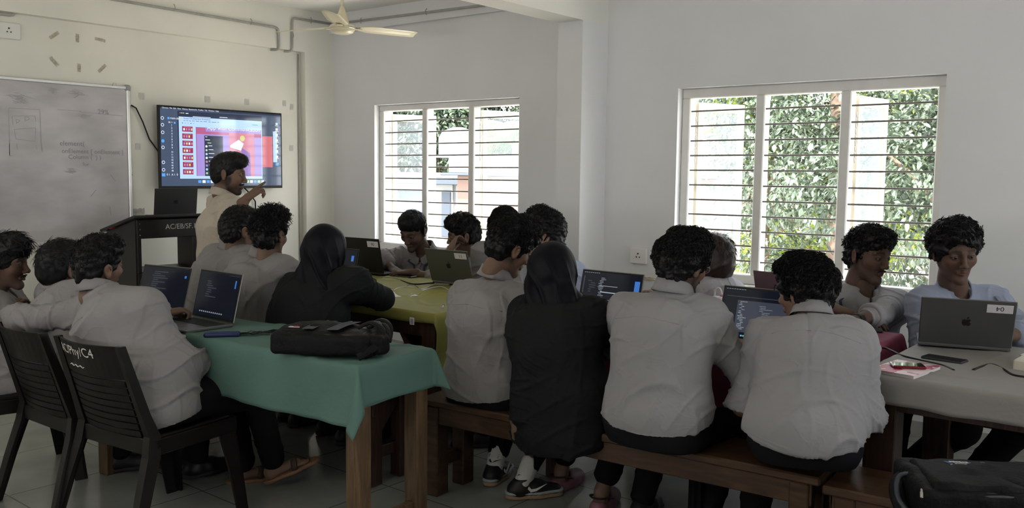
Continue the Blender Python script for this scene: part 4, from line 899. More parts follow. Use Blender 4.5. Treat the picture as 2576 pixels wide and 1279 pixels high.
def hair_mesh(st, seed, res):
    t = st.get('t', .004); tp = st.get('top', .02); s = Sd(); fr = st.get('front', .0); rnd = np.random.RandomState(seed)
    s.ell((0, -.014, .034), (.0735+t, .0955+t, .083+t), k=.02)
    s.ell((0, .012+fr, .082), (.062+t, .080, .035+tp), k=.03); s.ell((0, .045+fr, .083), (.05, .045, .022+tp*.8), k=.03)
    s.ell((0, -.048, -.022), (.062+t*.7, .052+t, .058), k=.03)
    if st.get('sides'): 
        for q in (-1, 1): s.ell((q*(.055+t), -.02, .03), (.035, .07, .055), k=.03)
    if st.get('bob'):
        for q in (-1, 1): s.ell((q*.062, -.01, -.045), (.03, .052, .075), k=.03)
        s.ell((0, -.055, -.045), (.078, .05, .075), k=.03)
    zf = st.get('hairline', .052)
    s.ell((0, .118, zf-.115), (.086, .100, .112), k=.010, op=1)
    if not st.get('bob'):
        for q in (-1, 1): s.ell((q*.093, .004, -.034), (.026, .034, .048), k=.010, op=1)
    V, Q = s.mesh(res); 
    lo = st.get('nape', -.075); V = V[:]; 
    N = vnorm(V, Q); f = st.get('f', 60); a = st.get('amp', .005)
    V2 = V+N*(a*(nz(V, f, seed)*.6+.6*np.abs(nz(V, f*1.8, seed+3))))[:, None]
    w = np.clip((V[:, 2]-(-.05))/.12, st.get('low', .15), 1)*(1 if st.get('bob') else 1)
    w = w*np.where((V[:, 1] > .035) & (V[:, 2] < zf+.028), .06, 1)
    n = st.get('n', 700); ids = rnd.choice(len(V), n, p=w/w.sum()); P = V2[ids]-N[ids]*.003; Nn = N[ids]
    l = st.get('len', .03)*rnd.uniform(.5, 1.2, n)*np.clip((V[ids, 2]+.09)/.14, .35, 1); T = rnd.normal(size=(n, 3))
    flow = A(*st.get('flow', (0, 0, 0))); T = T*(1-.5*(np.abs(flow).sum() > 0))+flow; T -= Nn*(T*Nn).sum(1)[:, None]; T /= np.linalg.norm(T, axis=1)[:, None]; B = np.cross(Nn, T)
    K = 7; VV = []; r0 = st.get('r', .0021); cu = st.get('curl', 1.0); ph = rnd.uniform(0, 6, n)
    for i in range(K):
        u = i/(K-1); an = u*4.2*cu; c = P+T*(l*np.sin(an*.75)/(max(cu, .3)*1.3))[:, None]+Nn*(st.get('lift', .35)*l*np.sin(min(1, u*1.0)*2.6))[:, None]+B*(l*.28*cu*np.sin(an+ph))[:, None]
        r = r0*(1-.75*u)
        for j in range(3): VV.append(c+r*(cos(2.1*j)*B+sin(2.1*j)*Nn))
    VV = np.stack(VV, 1).reshape(-1, 3); base = (np.arange(n)*K*3)[:, None]; QQ = []
    for i in range(K-1):
        for j in range(3): QQ.append(base+[i*3+j, i*3+(j+1) % 3, (i+1)*3+(j+1) % 3, (i+1)*3+j])
    QQ = np.vstack(QQ)
    return np.vstack([V2, VV]), np.vstack([Q, QQ+len(V2)])
def hand_mesh(w, d, n, side, curl=.5, s=1.0, point=False, res=.003, thumb=.5):
    # w wrist, d finger direction, n back-of-hand direction, side +1 when the thumb lies on d x n side
    d = unit(d); n = unit(A(*n)-d*(A(*n)@d)); x = np.cross(d, n)*side; B = np.array([x, d, n]).T; sd = Sd(); P = lambda a, b, c: A(a, b, c)*s
    sd.cap(P(0, -.05, 0), P(0, .0, 0), .026*s, .024*s, k=.01)
    for xk, yk in ((-.031, .074), (-.011, .082), (.010, .084), (.030, .080)): sd.cap(P(xk*.55, .005, 0), P(xk, yk-.006, 0), .0150*s, .0118*s, k=.014)
    for i, (xk, yk, L) in enumerate(((-.033, .076, .058), (-.0115, .085, .071), (.0105, .088, .076), (.0325, .084, .069))):
        c = 0 if (point and i == 3) else curl*(1.15-.07*i) if not point else 1.0; p = P(xk, yk, 0); a = -.08; r = .0086 if i else .0075; spread = (i-1.5)*.05
        for k, (fr, rr) in enumerate(((.45, 1), (.30, .93), (.25, .85))):
            a -= c*(.75, 1.05, .7)[k]; q = p+P(sin(spread)*L*fr*max(0, cos(a)), cos(a)*L*fr, sin(a)*L*fr); sd.cap(p, q, r*rr*s, r*rr*.92*s, k=.004); p = q
    p = P(.022, .018, -.006); q = P(.044, .048, -.014-.012*thumb); sd.cap(p, q, .0145*s, .0108*s, k=.012); p2 = P(.050-.012*thumb, .076, -.020-.022*thumb); sd.cap(q, p2, .0105*s, .0092*s, k=.004); sd.cap(p2, P(.050-.024*thumb, .098, -.024-.028*thumb), .0092*s, .0078*s, k=.004)
    V, Q = sd.mesh(res); 
    return V@B.T+A(*w), (Q if side > 0 else Q[:, ::-1])
def fix(V, Q, B): return Q if np.linalg.det(B) > 0 else Q[:, ::-1]

def shoe(par, ank, d, style, s=1.0, tilt=0, shank=ZZ):
    d = unit(A(*d)*A(1, 1, 0)); lat = np.cross(d, ZZ); R = np.array([lat, d, ZZ]).T
    if tilt: R = np.array([lat, d*cos(tilt)+ZZ*sin(tilt), ZZ*cos(tilt)-d*sin(tilt)]).T
    base = A(*ank)-R@A(0, 0, .085)*1.0; T = (R, base); u = Sd()
    if style in ('sneaker', 'dark'):
        u.cap((0, -.035, .035), (0, .06, .035), .036, .042, k=.03); u.cap((0, .06, .03), (.004, .15, .022), .042, .034, k=.03); u.cap((0, -.02, .04), (0, .0, .085), .038, .036, k=.03); u.cut((0, 0, .012), (0, 0, -1)); u.cut((0, 0, .092), (0, -.1, 1))
        V, Q = u.mesh(.005, T); o = mk('shoe', V, Q, mat('shoe_black', (.012, .012, .013), .5), par, smooth=True)
        so_ = Sd(); so_.cap((0, -.042, .0), (0, .07, .0), .040, .046, k=.03); so_.cap((0, .07, .0), (.004, .155, .002), .046, .038, k=.03); so_.cut((0, 0, .020), (0, 0, 1)); so_.cut((0, 0, .001), (0, 0, -1)); V, Q = so_.mesh(.005, T)
        mk('sole', V, Q, mat('sole_tan', (.30, .20, .12), .7) if style == 'sneaker' else mat('sole_dark', (.02, .02, .02), .7), o, smooth=True)
        if style == 'sneaker':
            st = Sd(); st.cap((0, -.042, .02), (0, .07, .02), .0405, .0465, k=.03); st.cap((0, .07, .02), (.004, .155, .022), .0465, .0385, k=.03); st.cut((0, 0, .034), (0, 0, 1)); st.cut((0, 0, .021), (0, 0, -1)); V, Q = st.mesh(.005, T)
            mk('midsole', V, Q, mat('midsole_grey', (.32, .36, .38), .6), o, smooth=True)
            for q in (-1, 1):
                sw = [(-.03, .0), (-.012, -.018), (.02, -.014), (.085, .022), (.02, .0), (-.008, -.002), (-.022, .014)]
                MB().prism([(a*.8, b*.8) for a, b in sw], base+R@A(q*.0465, .035, .052), R@A(0, 1, 0), R@A(-q*.25, 0, .97), R@A(q*1, 0, .2), .003).obj('swoosh', mat('swoosh_white', (.72, .70, .68), .5), o)
            k = Sd(); k.cap(A(*ank)-ZZ*.02, A(*ank)+shank*.085, .041, .044, k=.02); k.cut(A(*ank)+shank*.10, shank); V, Q = k.mesh(.006); sk = mk('sock', V, Q, mat('sock_white', (.58, .57, .55), .9, bump=.3, bscale=80), par, smooth=True)
            tb = MB(); tb.text('NIKE', A(*ank)+shank*.045+R@A(-.027, -.0385, 0), R@A(1, 0, 0), shank, .024)
            tb.prism([(a*.55, b*.55) for a, b in sw], A(*ank)+shank*.03+R@A(-.004, -.0385, 0), R@A(1, 0, 0), shank, R@A(0, -1, 0), .0006); tb.obj('sock_print', blackp, sk)
            lc = MB()
            for i in range(5): lc.tube([base+R@A(-.022, .045+i*.014, .078-.006*i), base+R@A(0, .048+i*.014, .086-.006*i), base+R@A(.022, .045+i*.014, .078-.006*i)], .0028, 5)
            lc.obj('lace', blackp, o)
        return o
    if style == 'croc':
        pk = mat('clog_pink', (.22, .09, .12), .5); u.cap((0, .05, .03), (.004, .13, .022), .044, .040, k=.03); u.cap((0, -.04, .012), (0, .06, .012), .040, .044, k=.03); u.cap((0, -.05, .03), (0, -.03, .03), .034, .034, k=.02)
        u.ell((0, -.01, .07), (.032, .055, .045), k=.01, op=1); u.cut((0, 0, .001), (0, 0, -1)); V, Q = u.mesh(.005, T); o = mk('clog', V, Q, pk, par, smooth=True)
        h = MB()
        for i in range(3):
            for q in (-1, 0, 1): h.lathe([(.0045, 0), (.0045, .002)], base+R@A(q*.017, .065+.022*i, .071-.008*i+(-.006 if q else 0)), 8, R)
        h.obj('vent_hole', blackp, o)
        MB().tube(smooth_path([base+R@A(-.042, .025, .05), base+R@A(-.042, -.03, .07), base+R@A(-.025, -.066, .075), base+R@A(0, -.078, .075), base+R@A(.025, -.066, .075), base+R@A(.042, -.03, .07), base+R@A(.042, .025, .05)]), .007, 6, flat=.6).obj('heel_strap', mat('strap_dark', (.03, .01, .015), .6), o)
        return o
    sn = mat('sandal_tan', (.20, .105, .055), .6); u.cap((0, -.04, .0), (0, .07, .0), .038, .044, k=.03); u.cap((0, .07, .0), (.004, .155, .0), .044, .040, k=.03); u.cut((0, 0, .010), (0, 0, 1)); u.cut((0, 0, -.008), (0, 0, -1)); V, Q = u.mesh(.005, T)
    o = mk('sandal', V, Q, sn, par, smooth=True)
    MB().tube([base+R@A(-.045, .07, .0), base+R@A(-.03, .08, .045), base+R@A(0, .085, .056), base+R@A(.03, .08, .045), base+R@A(.045, .07, .0)], .014, 8, flat=.3).obj('strap', mat('sandal_strap', (.05, .03, .02), .6), o)
    return o
def foot_mesh(ank, d, tilt=0, shank=ZZ):
    d = unit(A(*d)*A(1, 1, 0)); lat = np.cross(d, ZZ); R = np.array([lat, d, ZZ]).T
    if tilt: R = np.array([lat, d*cos(tilt)+ZZ*sin(tilt), ZZ*cos(tilt)-d*sin(tilt)]).T
    s = Sd(); s.cap((0, -.03, .035), (0, -.005, .085), .028, .030, k=.03); s.cap((0, -.03, .03), (0, .09, .028), .026, .024, k=.03); b_ = R.T@shank; s.cap((0, -.005, .085), A(0, -.005, .085)+b_*.10, .031, .035, k=.02)
    for i in range(5): s.cap((-.026+.0125*i, .085, .022), (-.030+.014*i, .135-.008*abs(i-3)+.006*(i > 2), .018), .011, .0085+.001*(i > 3), k=.008)
    V, Q = s.mesh(.005); return V@R.T+A(*ank)-R@A(0, 0, .085), Q

def person(lab, pel, neck, head, by, hy, hp=0, hr=0, s=1.0, hs=1.0, L=None, R=None, sh=None, legs=None, top=None, hair=None, face=None, res=.0062, hres=.003, style='shirt',
           long=('long', 'long'), shoes='dark', collar=True, seam=True, lanyard=False, buttons=False, watch=None, glasses=False, hem=-.08, toes=None, standing=False, hcurl=(.5, .5), hdir=(None, None), hn=(None, None), point=(False, False), flare=1.0, twist=0, bow=.05, feet_tilt=(0, 0), cuffband=True):
    pel, neck, head = A(*pel), A(*neck), A(*head); f = phi(by); lat = np.cross(f, ZZ); up = unit(neck-pel); face = face or {}; top = top or shW
    lat_s = unit(Rz(-twist)@lat); fs = np.cross(ZZ, lat_s)
    fw_ = unit(f-up*(f@up)); flr = 0.
    SL, SR = sh if sh else (neck-lat_s*.160*s-up*.065*s+fs*.01, neck+lat_s*.160*s-up*.065*s+fs*.01); SL, SR = A(*SL), A(*SR)
    hd = phi(hy); hl = np.cross(hd, ZZ); Rh = np.array([hl, hd, ZZ]).T@Rx(-hp)@Ry(hr)
    lw = pel+(neck-pel)*.30-fw_*bow*.6*s; ch = pel+(neck-pel)*.66-fw_*bow*s
    arms = []
    for q, (S, arm) in enumerate(((SL, L), (SR, R))):
        sg = (-1, 1)[q]
        if arm is None: arm = (pel+f*.30+lat*sg*.16+ZZ*.12, S+lat*sg*.15-ZZ*.25-f*.05)
        E, Wt = ik(S, arm[0], arm[1], .285*s, .255*s) if len(arm) < 3 else (A(*arm[1]), A(*arm[0])); arms.append((S, E, Wt, sg))
    lg = []
    for q, sg in enumerate((-1, 1)):
        hip = pel+lat*sg*.085*s-ZZ*.01
        if legs: an = A(*legs[q])
        elif standing: an = A(pel[0], pel[1], .09)+lat*sg*.10
        else: an = A(pel[0], pel[1], .09)+f*.42+lat*sg*.12
        K, an = ik(hip, an, hip+f*1.0+ZZ*.25+lat*sg*.1, .42*s, .40*s)
        lg.append((hip, K, an))
    # body: one continuous skin (inside the clothes it is slimmer)
    b = Sd(); b.ecap(pel, lw, (.135*s, .09*s), (.12*s, .085*s), lat); b.ecap(lw, ch, (.12*s, .085*s), (.14*s, .09*s), lat); b.cap(ch, neck-up*.03, .085*s, .05*s, k=.05); b.cap(SL, SR, .042*s, k=.05)
    for (S, E, Wt, sg) in arms: b.cap(S, E, .045*s, .036*s, k=.03); b.cap(E, Wt, .037*s, .024*s, k=.02)
    for q, (hip, K, an) in enumerate(lg): b.cap(hip, K, .07*s, .048*s, k=.03); b.cap(K, an, .044*s, .029*s, k=.03)
    bV, bQ = b.mesh(.009); tone = face.get('skin', A(.175, .108, .078)); cc = lambda V: np.tile(tone, (len(V), 1))
    P = [(bV, bQ, cc(bV))]
    hV, hQ, hC = head_mesh(hres, face); hV = hV*hs@Rh.T+head; P.append((hV, hQ, hC))
    nk = Sd(); nk.cap(head-Rh[:, 2]*.05*hs-Rh[:, 1]*.018*hs, neck-up*.02-fw_*.0, .047*s, .056*s, k=.03); nV, nQ = nk.mesh(.006); P.append((nV, nQ, cc(nV)))
    for q, (S, E, Wt, sg) in enumerate(arms):
        fd = unit(Wt-E); d = hdir[q] if hdir[q] is not None else unit(fd*A(1, 1, .3)+A(0, 0, -.05)); nn = hn[q] if hn[q] is not None else ZZ+f*.1
        # the thumb lies on the inner side: left hand +, right hand -
        dn = np.cross(unit(d), unit(A(*nn))); side = 1 if q == 0 else -1
        V, Q = hand_mesh(Wt, d, nn, side, hcurl[q], s*.98, point[q], .0032); P.append((V, Q, cc(V)*A(.92, .9, .9)))
    if shoes in ('croc', 'sandal'):
        for q, (hip, K, an) in enumerate(lg):
            V, Q = foot_mesh(an, toes[q] if toes else f, feet_tilt[q], unit(K-an)); P.append((V, Q, cc(V)))
    V, Q, C = join(P); bo = mk('person', V, Q, skm, smooth=True, origin=(pel[0], pel[1], 0), col=C); tag(bo, lab, 'person')
    # eyes
    for q in (-1, 1):
        e = MB(); e.lathe([(.0001, .0128), (.0052, .0117), (.0056, .0112)], (0, 0, 0), 14, m=1); e.lathe([(.0056, .0112), (.0095, .0086), (.0125, .002), (.0105, -.007), (.0001, -.0125)], (0, 0, 0), 14)
        gz = Rx(-90)@Ry(0); e.V = [v@gz.T*hs@Rh.T+head+Rh@A(q*.0315, .0772, 0)*hs for v in e.V]; e.obj('eye', [eyw, iris], bo)
    # hair or scarf
    if hair:
        V, Q = hair_mesh(hair, int(abs(head[0]*100)) % 50, .0045); mk('hair', V*hs@Rh.T+head, Q, hair.get('m', hairm), bo, smooth=True)
    if style in ('hijab', 'hijab_blazer'):
        h = Sd(); T = lambda a, b_, c: Rh@(A(a, b_, c)*hs)+head
        h.ell(T(0, -.012, .03), (.094*hs, .113*hs, .105*hs), Rh, k=.03); h.cap(T(0, -.02, .0), T(0, -.012, -.09), .090*hs, .078*hs, k=.04); h.ecap(T(0, -.03, -.05), neck-fw_*.03-up*.03, (.085, .075), (.115, .085), lat_s, k=.05)
        h.ecap(neck-fw_*.045-up*.02, neck-fw_*.075-up*.10, (.12, .06), (.07, .04), lat_s, k=.05)
        h.ell(T(0, .10, -.012), (.048*hs, .05*hs, .072*hs), Rh, k=.01, op=1)
        V, Q = h.mesh(.006); N = vnorm(V, Q); q_ = (V-head)@Rh; an = np.arctan2(q_[:, 0], -q_[:, 1])
        V = V+N*(.0095*np.maximum(0, 1-np.abs(np.sin(an*4.5+q_[:, 2]*22+1.6*nz(V, 8, 4)))*2.0)*ss(-q_[:, 2], -.10, .05)+.002*nz(V, 25, 2))[:, None]
        mk('head_scarf', V, Q, hij, bo, smooth=True)
    # top garment
    g = Sd(); rl, rf = .178*s, .125*s; big = 1.07 if style in ('hijab_blazer', 'hijab') else 1.0
    dn_ = -ZZ if not standing else -ZZ
    low = pel+A(0, 0, hem*.7)
    g.ecap(low-fw_*.01, pel+up*.05, (rl*1.16*big*flare, rf*1.26*big*flare), (rl*1.12*big*flare, rf*1.22*big*flare), lat); g.ecap(pel+up*.05, lw+up*.05, (rl*1.10*big*flare, rf*1.18*big*flare), (rl*.99*big, rf*1.06*big), lat, k=.05)
    g.ecap(lw+up*.05, ch, (rl*.97*big, rf*1.05*big), (rl*.99*big, rf*1.03*big), lat_s, k=.05); g.ecap(ch, neck-up*.145*s-fw_*bow*.5, (rl*.98*big, rf*1.0), (rl*.93, rf*.84), lat_s, k=.07)
    g.cap(SL, SR, .052*s, k=.07)
    for S in (SL, SR): g.cap(neck-up*.036*s, S+ZZ*.004, .046*s, .050*s, k=.06)
    for q, (S, E, Wt, sg) in enumerate(arms):
        g.cap(S, E, .057*s*(1.06 if big > 1 else 1), .053*s*(1.1 if big > 1 else 1), k=.085)
        e = Wt if long[q] == 'long' else (E+(Wt-E)*(.42 if long[q] == 'rolled' else .18)); g.cap(E, e, .054*s*(1.1 if big > 1 else 1), (.037 if long[q] == 'long' else .052)*s*(1.15 if big > 1 else 1), k=.03)
        fd = unit(Wt-E); 
    g.cut(pel+A(0, 0, hem), A(0, 0, -1)+fw_*A(.25, .25, 0)); g.ell(neck+up*.02+unit(head-neck)*.03, (.060*s, .060*s, .06*s), k=.01, op=1)
    if collar: g.ell(neck+fs*.062-up*.012, (.036*s, .045*s, .058*s), np.array([lat_s, fs, ZZ]).T, k=.006, op=1)
    V, Q = g.mesh(res); N = vnorm(V, Q); v = (V-pel)@up; u = (V-pel)@lat; bk_ = (V-pel)@fw_
    ridge = lambda x: np.maximum(0, 1-np.abs(np.sin(x))*1.7)
    seed = int(abs(neck[0]*37+neck[1]*11)) % 9
    D = .0060*nz(V*A(1, 1, .8), 8, seed)+.0015*nz(V, 26, seed+2)
    w0 = nz(V, 4.5, seed+5); w1 = nz(V, 7, seed+1); sd_ = 1 if seed % 2 else -1
    crs = lambda x: np.maximum(0, 1-np.abs(np.sin(x))*2.4)**1.3
    D += .0120*crs(v*23+6*u*sd_+2.2*w0)*ss(-v, -.30, -.06)*(.55+.45*np.sin(u*14+v*9+seed))
    D += .0085*crs(v*19-13*np.abs(u)+1.9*w1)*ss(v, .16, .30)*ss(np.abs(u), .04, .12)
    D += .0095*crs(u*26+5*v*sd_+2.4*w0)*ss(-v, -.20, -.02)*(.5+.5*np.sin(v*12+seed*2))
    D -= .0045*np.exp(-(u/.006)**2)*ss(v, .05, .2)*(bk_ < 0)*(seed % 2)
    for (S, E, Wt, sg) in arms:
        a1, a2 = unit(E-S), unit(Wt-E)
        gE = np.exp(-(np.linalg.norm(V-E, axis=1)/.10)**2); gS = np.exp(-(np.linalg.norm(V-S-(E-S)*.3, axis=1)/.11)**2)
        D += .0125*gE*crs((V-E)@unit(a1-a2+1e-6)*62+1.8*nz(V, 9, seed))+.0100*gS*crs((V-S)@a1*42+(V-S)@up*14+1.9*nz(V, 8, seed+4))
        t2 = (V-E)@a2; gF = ss(t2, .03, .08)*np.exp(-(np.linalg.norm((V-E)-np.outer(t2, a2), axis=1)/.08)**4); D += .0095*gF*crs(t2*44+1.8*nz(V, 10, seed+6))
    V = V+N*(D*(.75 if big > 1 else 1.0))[:, None]
    nm = 'blazer' if style == 'hijab_blazer' else ('black_garment' if style == 'hijab' else 'shirt')
    so_ = mk(nm, V, Q, top, bo, smooth=True)
    for q, (S, E, Wt, sg) in enumerate(arms):
        fd = unit(Wt-E); e = Wt if long[q] == 'long' else E+(Wt-E)*(.42 if long[q] == 'rolled' else .18); r = (.036 if long[q] == 'long' else .053)*s*(1.15 if big > 1 else 1)
        x = unit(np.cross(fd, ZZ+A(.01, .02, 0))); y = np.cross(fd, x); B = np.array([x, y, fd]).T; k = MB(); w_ = .028 if long[q] != 'long' else .02
        k.lathe([(r-.007, w_), (r+.002, w_*1.02), (r+.006, w_*.7), (r+.005, -w_*.6), (r+.001, -w_), (r-.009, -w_)], e-fd*.012, 20, B); k.obj('cuff', top, so_)
    if collar:
        na = unit(unit(head-Rh[:, 1]*.03-neck)+ZZ*.8); cf = unit(fs-na*(fs@na)); cl = np.cross(cf, na); n = 40; Vc = []; c0 = neck+up*.019; m = 6
        for i in range(n+1):
            t_ = i/n*2-1; a = pi+t_*pi*.97; fr = ((1+cos(a))/2)**2.2; ff = ((1+cos(a))/2)
            hgt = .036-.075*fr; fo = .036*fr; tip = ss(abs(t_), .70, .88)*(1-.35*ss(abs(t_), .90, 1.0)); lap = (1-.55*ss(abs(t_), .86, 1.0))
            for (dr, dz) in ((.004, -.040+.02*fr), (.0, -.004), (-.002, .002), (.005, .0015), (.013, -.026-.012*tip), ((.019+.006*tip)*lap+.003, (-.044-.022*tip)*lap)):
                rr = .0605+dr; Vc.append(c0+(cf*(cos(a)*rr*1.04+fo)+cl*sin(a)*rr*(1+.10*tip*(dr > .01))+na*(hgt+dz))*s)
        F = [(i*m+j, i*m+j+1, (i+1)*m+j+1, (i+1)*m+j) for i in range(n) for j in range(m-1)]
        co_ = mk('collar', np.array(Vc), F, top, so_, smooth=True); md = co_.modifiers.new('t', 'SOLIDIFY'); md.thickness = .002
    if seam:
        pts = []
        vy = ((neck-pel)@up)-.115*s; k = np.where(bk_ < 0)[0] if len(bk_) else []
        us = np.linspace(-.15*s, .15*s, 15); vv = v[k]; uu = ((V-neck)@lat_s)[k]
        for x in us:
            c = k[np.argmin((uu-x)**2+(vv-vy+.10*abs(x))**2)]; pts.append(V[c]+N[c]*.0006)
        pts = np.array(pts); pts[1:-1] = (pts[:-2]+pts[1:-1]*2+pts[2:])/4; MB().tube(pts, .0014, 4).obj('yoke_seam', top, so_)
    N2 = vnorm(V, Q)
    def surf(u0, v0, front=True):
        k = np.where((np.abs(u-u0) < .02) & (np.abs(v-v0) < .02) & (N2@fs > .15) & (bk_ < .23))[0]
        if len(k) == 0: k = np.where(bk_ > 0)[0]; c = k[np.argmin((u[k]-u0)**2+(v[k]-v0)**2)]
        else: c = k[np.argmax(bk_[k])]
        return V[c]+N2[c]*.003, N2[c]
    if buttons:
        h = (neck-pel)@up; pts = [surf(.0, h-.05-.035*i)[0] for i in range(8)]; pts = np.array(pts); pts[1:-1] = (pts[:-2]+pts[1:-1]+pts[2:])/3
        MB().tube(pts, .010, 6, flat=.12).obj('placket', top, so_)
        for p in pts[1::2]: MB().lathe([(.0001, 0), (.0048, 0), (.0052, .001), (.0045, .0022), (.0001, .0022)], p+fs*.0015, 12, np.array([lat_s, ZZ, fs]).T).obj('button', btn, so_)
    if lanyard:
        h = (neck-pel)@up
        for q in (-1, 1):
            pts = [neck+lat_s*q*.062*s-fs*.02+up*.022]+[surf(q*(.062-.040*t)*s, h-.05-.16*t)[0]+fs*.011 for t in np.linspace(0, 1, 7)]
            MB().tube(np.array(pts), .0075, 6, flat=.18).obj('lanyard_strap', lanm, bo)
    if watch is not None:
        S, E, Wt, sg = arms[watch[0]]; fd = unit(Wt-E); x = unit(np.cross(fd, ZZ)); y = np.cross(x, fd); y = y if y[2] > 0 else -y; B = np.array([x, y, fd]).T; c = Wt-fd*.012
        wm = watch[1]; w_ = MB().lathe([(.026, -.011), (.0315, -.009), (.0315, .009), (.026, .011)], c, 22, B).obj('watch', wm, bo)
        vn = unit(CAM-c); MB().box(c+unit(vn-fd*(vn@fd))*.034, (.032, .009, .036), np.array([np.cross(fd, unit(vn-fd*(vn@fd))), unit(vn-fd*(vn@fd)), fd]).T, .003).obj('watch_face', wm, w_)
    if face.get('mous', 0) > .5:
        T = lambda a, b_, c: Rh@(A(a, b_, c)*hs)+head; ms = MB()
        for q in (-1, 1): ms.tube([T(q*.001, .0975, -.0525), T(q*.010, .0965, -.0535), T(q*.020, .0905, -.057), T(q*.028, .083, -.064)], [.0042*hs, .0048*hs, .004*hs, .0015*hs], 7, flat=.8)
        ms.obj('moustache', hairm, bo)
    if glasses:
        gm = MB(); T = lambda a, b_, c: Rh@(A(a, b_, c)*hs)+head
        for q in (-1, 1):
            gm.tube([T(q*.033+.021*cos(t), .101-.12*max(0, abs(q*.033+.021*cos(t))-.03), -.003+.0165*sin(t)) for t in np.linspace(0, 2*pi, 20)], .0014, 6, cap=False)
            gm.tube([T(q*.054, .098, .004), T(q*.073, .05, .006), T(q*.077, -.005, .004)], .0014, 6)
        gm.tube([T(-.012, .1015, .0), T(0, .104, .003), T(.012, .1015, .0)], .0013, 6)
        go = gm.obj('glasses', mat('glasses_frame', (.35, .33, .32), .3, .8), bo)
        for q in (-1, 1): MB().add([T(q*.033+.020*cos(t), .101, -.003+.0155*sin(t)) for t in np.linspace(0, 2*pi, 19)[:-1]], [list(range(18))]).obj('lens', mat('lens', (.9, .95, 1), .05, alpha=.25), go)
    # trousers
    t = Sd(); t.ecap(pel-lat*.075*s-ZZ*.035, pel+lat*.075*s-ZZ*.035, (.115*s, .128*s), (.115*s, .128*s), ZZ, k=.05); t.ecap(pel-ZZ*.04, pel+up*.04, (.150*s, .112*s), (.140*s, .09*s), lat)
    for (hip, K, an) in lg:
        e = K+(an-K)*(.80 if shoes in ('croc', 'sneaker', 'ankle') else .97); t.cap(hip, K, .098*s, .070*s, k=.05); t.cap(K, e, .069*s, .054*s, k=.03)
    t.cut((0, 0, pel[2]-.105 if not standing else -1), (0, 0, -1)) if False else None
    for (hip, K, an) in lg: pass
    V, Q = t.mesh(.009); N = vnorm(V, Q); V = V+N*(.004*nz(V, 9, seed+3)+.004*ridge(V[:, 2]*24+2*nz(V, 5, 3)))[:, None]
    if not standing: V[:, 2] = np.where((V[:, 2] < pel[2]-.092) & (np.linalg.norm((V-pel)[:, :2], axis=1) < .22), np.maximum(V[:, 2], pel[2]-.095), V[:, 2])
    mk('trousers', V, Q, trm, bo, smooth=True)
    for q, (hip, K, an) in enumerate(lg):
        shoe(bo, an, toes[q] if toes else f, shoes if shoes not in ('ankle',) else 'dark', s, feet_tilt[q], unit(K-an))
    return bo
skD = A(.115, .070, .052); skM = A(.175, .108, .078); skL = A(.24, .155, .118)
H_short = dict(t=.002, top=.014, amp=.004, f=70, n=1200, len=.018, r=.0015, curl=.4, low=.05, hairline=.060, lift=.15)
H_wave = dict(t=.005, top=.024, amp=.007, f=50, n=1500, len=.026, r=.0019, curl=.9, low=.08, hairline=.056, front=.006, lift=.25)
H_curl = dict(t=.007, top=.028, amp=.008, f=62, n=2200, len=.024, r=.0019, curl=1.7, low=.15, hairline=.054, front=.006, sides=True, lift=.4)
H_neat = dict(t=.004, top=.022, amp=.003, f=60, n=900, len=.022, r=.0016, curl=.3, low=.05, flow=(0, .5, -.2), hairline=.056, lift=.08)
H_bob = dict(t=.012, top=.014, amp=.002, f=40, n=700, len=.05, r=.0016, curl=.15, low=.6, flow=(0, 0, -1), bob=True, m=hairb, hairline=.045, lift=.1)
HR = lambda h, **k: {**h, **k}
TABZ = .775
#@@CAST
def P1():
    pel = A(3.07, -3.49, .54)
    person('person in grey-white shirt on the numbered chair, arm stretched over the neighbour', pel, at(250, 728, 3.76), at(247, 670, 3.78), 42, 30, hp=-2, hr=6, sh=(at(214, 786, 3.90), at(370, 772, 3.66)),
       L=(at(15, 790, 4.10), at(72, 806, 3.92), 1), R=(at(545, 925, 3.86), at(455, 905, 3.64), 1), long=('long', 'rolled'), hair=HR(H_wave, t=.003, top=.014, low=.03, len=.024), top=shG, face=dict(skin=skM, beard=.35),
       legs=(A(2.93, -2.98, .09), A(3.10, -2.93, .13)), shoes='sandal', toes=(phi(60), phi(70)), feet_tilt=(0, .35), hcurl=(.45, .4), hdir=(unit(at(48, 738, 4.22)-at(18, 782, 4.12)), None), hn=(-FW*.6+ZZ*.6, None), hem=-.07, flare=1.17, hres=.0035, bow=.03)
def P2():
    person('person with straight dark hair between two others at the left, seen from behind', A(2.58, -3.50, .54), at(154, 722, 4.17), at(150, 676, 4.17), 40, 20, s=.96, hair=HR(H_neat, t=.005, top=.018, low=.3, n=800, len=.026, lift=.12, r=.0014), top=shG, face=dict(skin=skM),
       R=(at(418, 788, 4.12), at(330, 880, 4.0)), hcurl=(.5, .8), hres=.004)
def P3():
    person('person at the left edge in profile with moustache and fringe, hand on his shoulder', A(2.08, -3.62, .54), at(-22, 735, 4.22), at(10, 661, 4.17), 62, 82, hp=4, hair=HR(H_wave, t=.004, front=.014, hairline=.038, flow=(0, .6, -.6), curl=.4, len=.030, lift=.2, n=700), top=shG, face=dict(skin=skD, mous=.9, beard=.12),
       L=(A(2.2, -3.3, .78), A(1.9, -3.6, .7)), hres=.0028, bow=.04)
def P4():
    person('person in grey shirt behind the olive table with cropped hair and right ear showing', A(2.12, -2.62, .545), at(584, 628, 4.95), at(600, 580, 4.93), 38, 42, hp=5, s=.98, hair=HR(H_short, t=.004, top=.022, low=.12), top=shG, face=dict(skin=skM, beard=.3),
       L=(A(1.85, -2.1, TABZ+.02), A(1.8, -2.6, .7)), R=(A(2.3, -2.05, TABZ+.02), A(2.4, -2.5, .7)), hres=.0035)
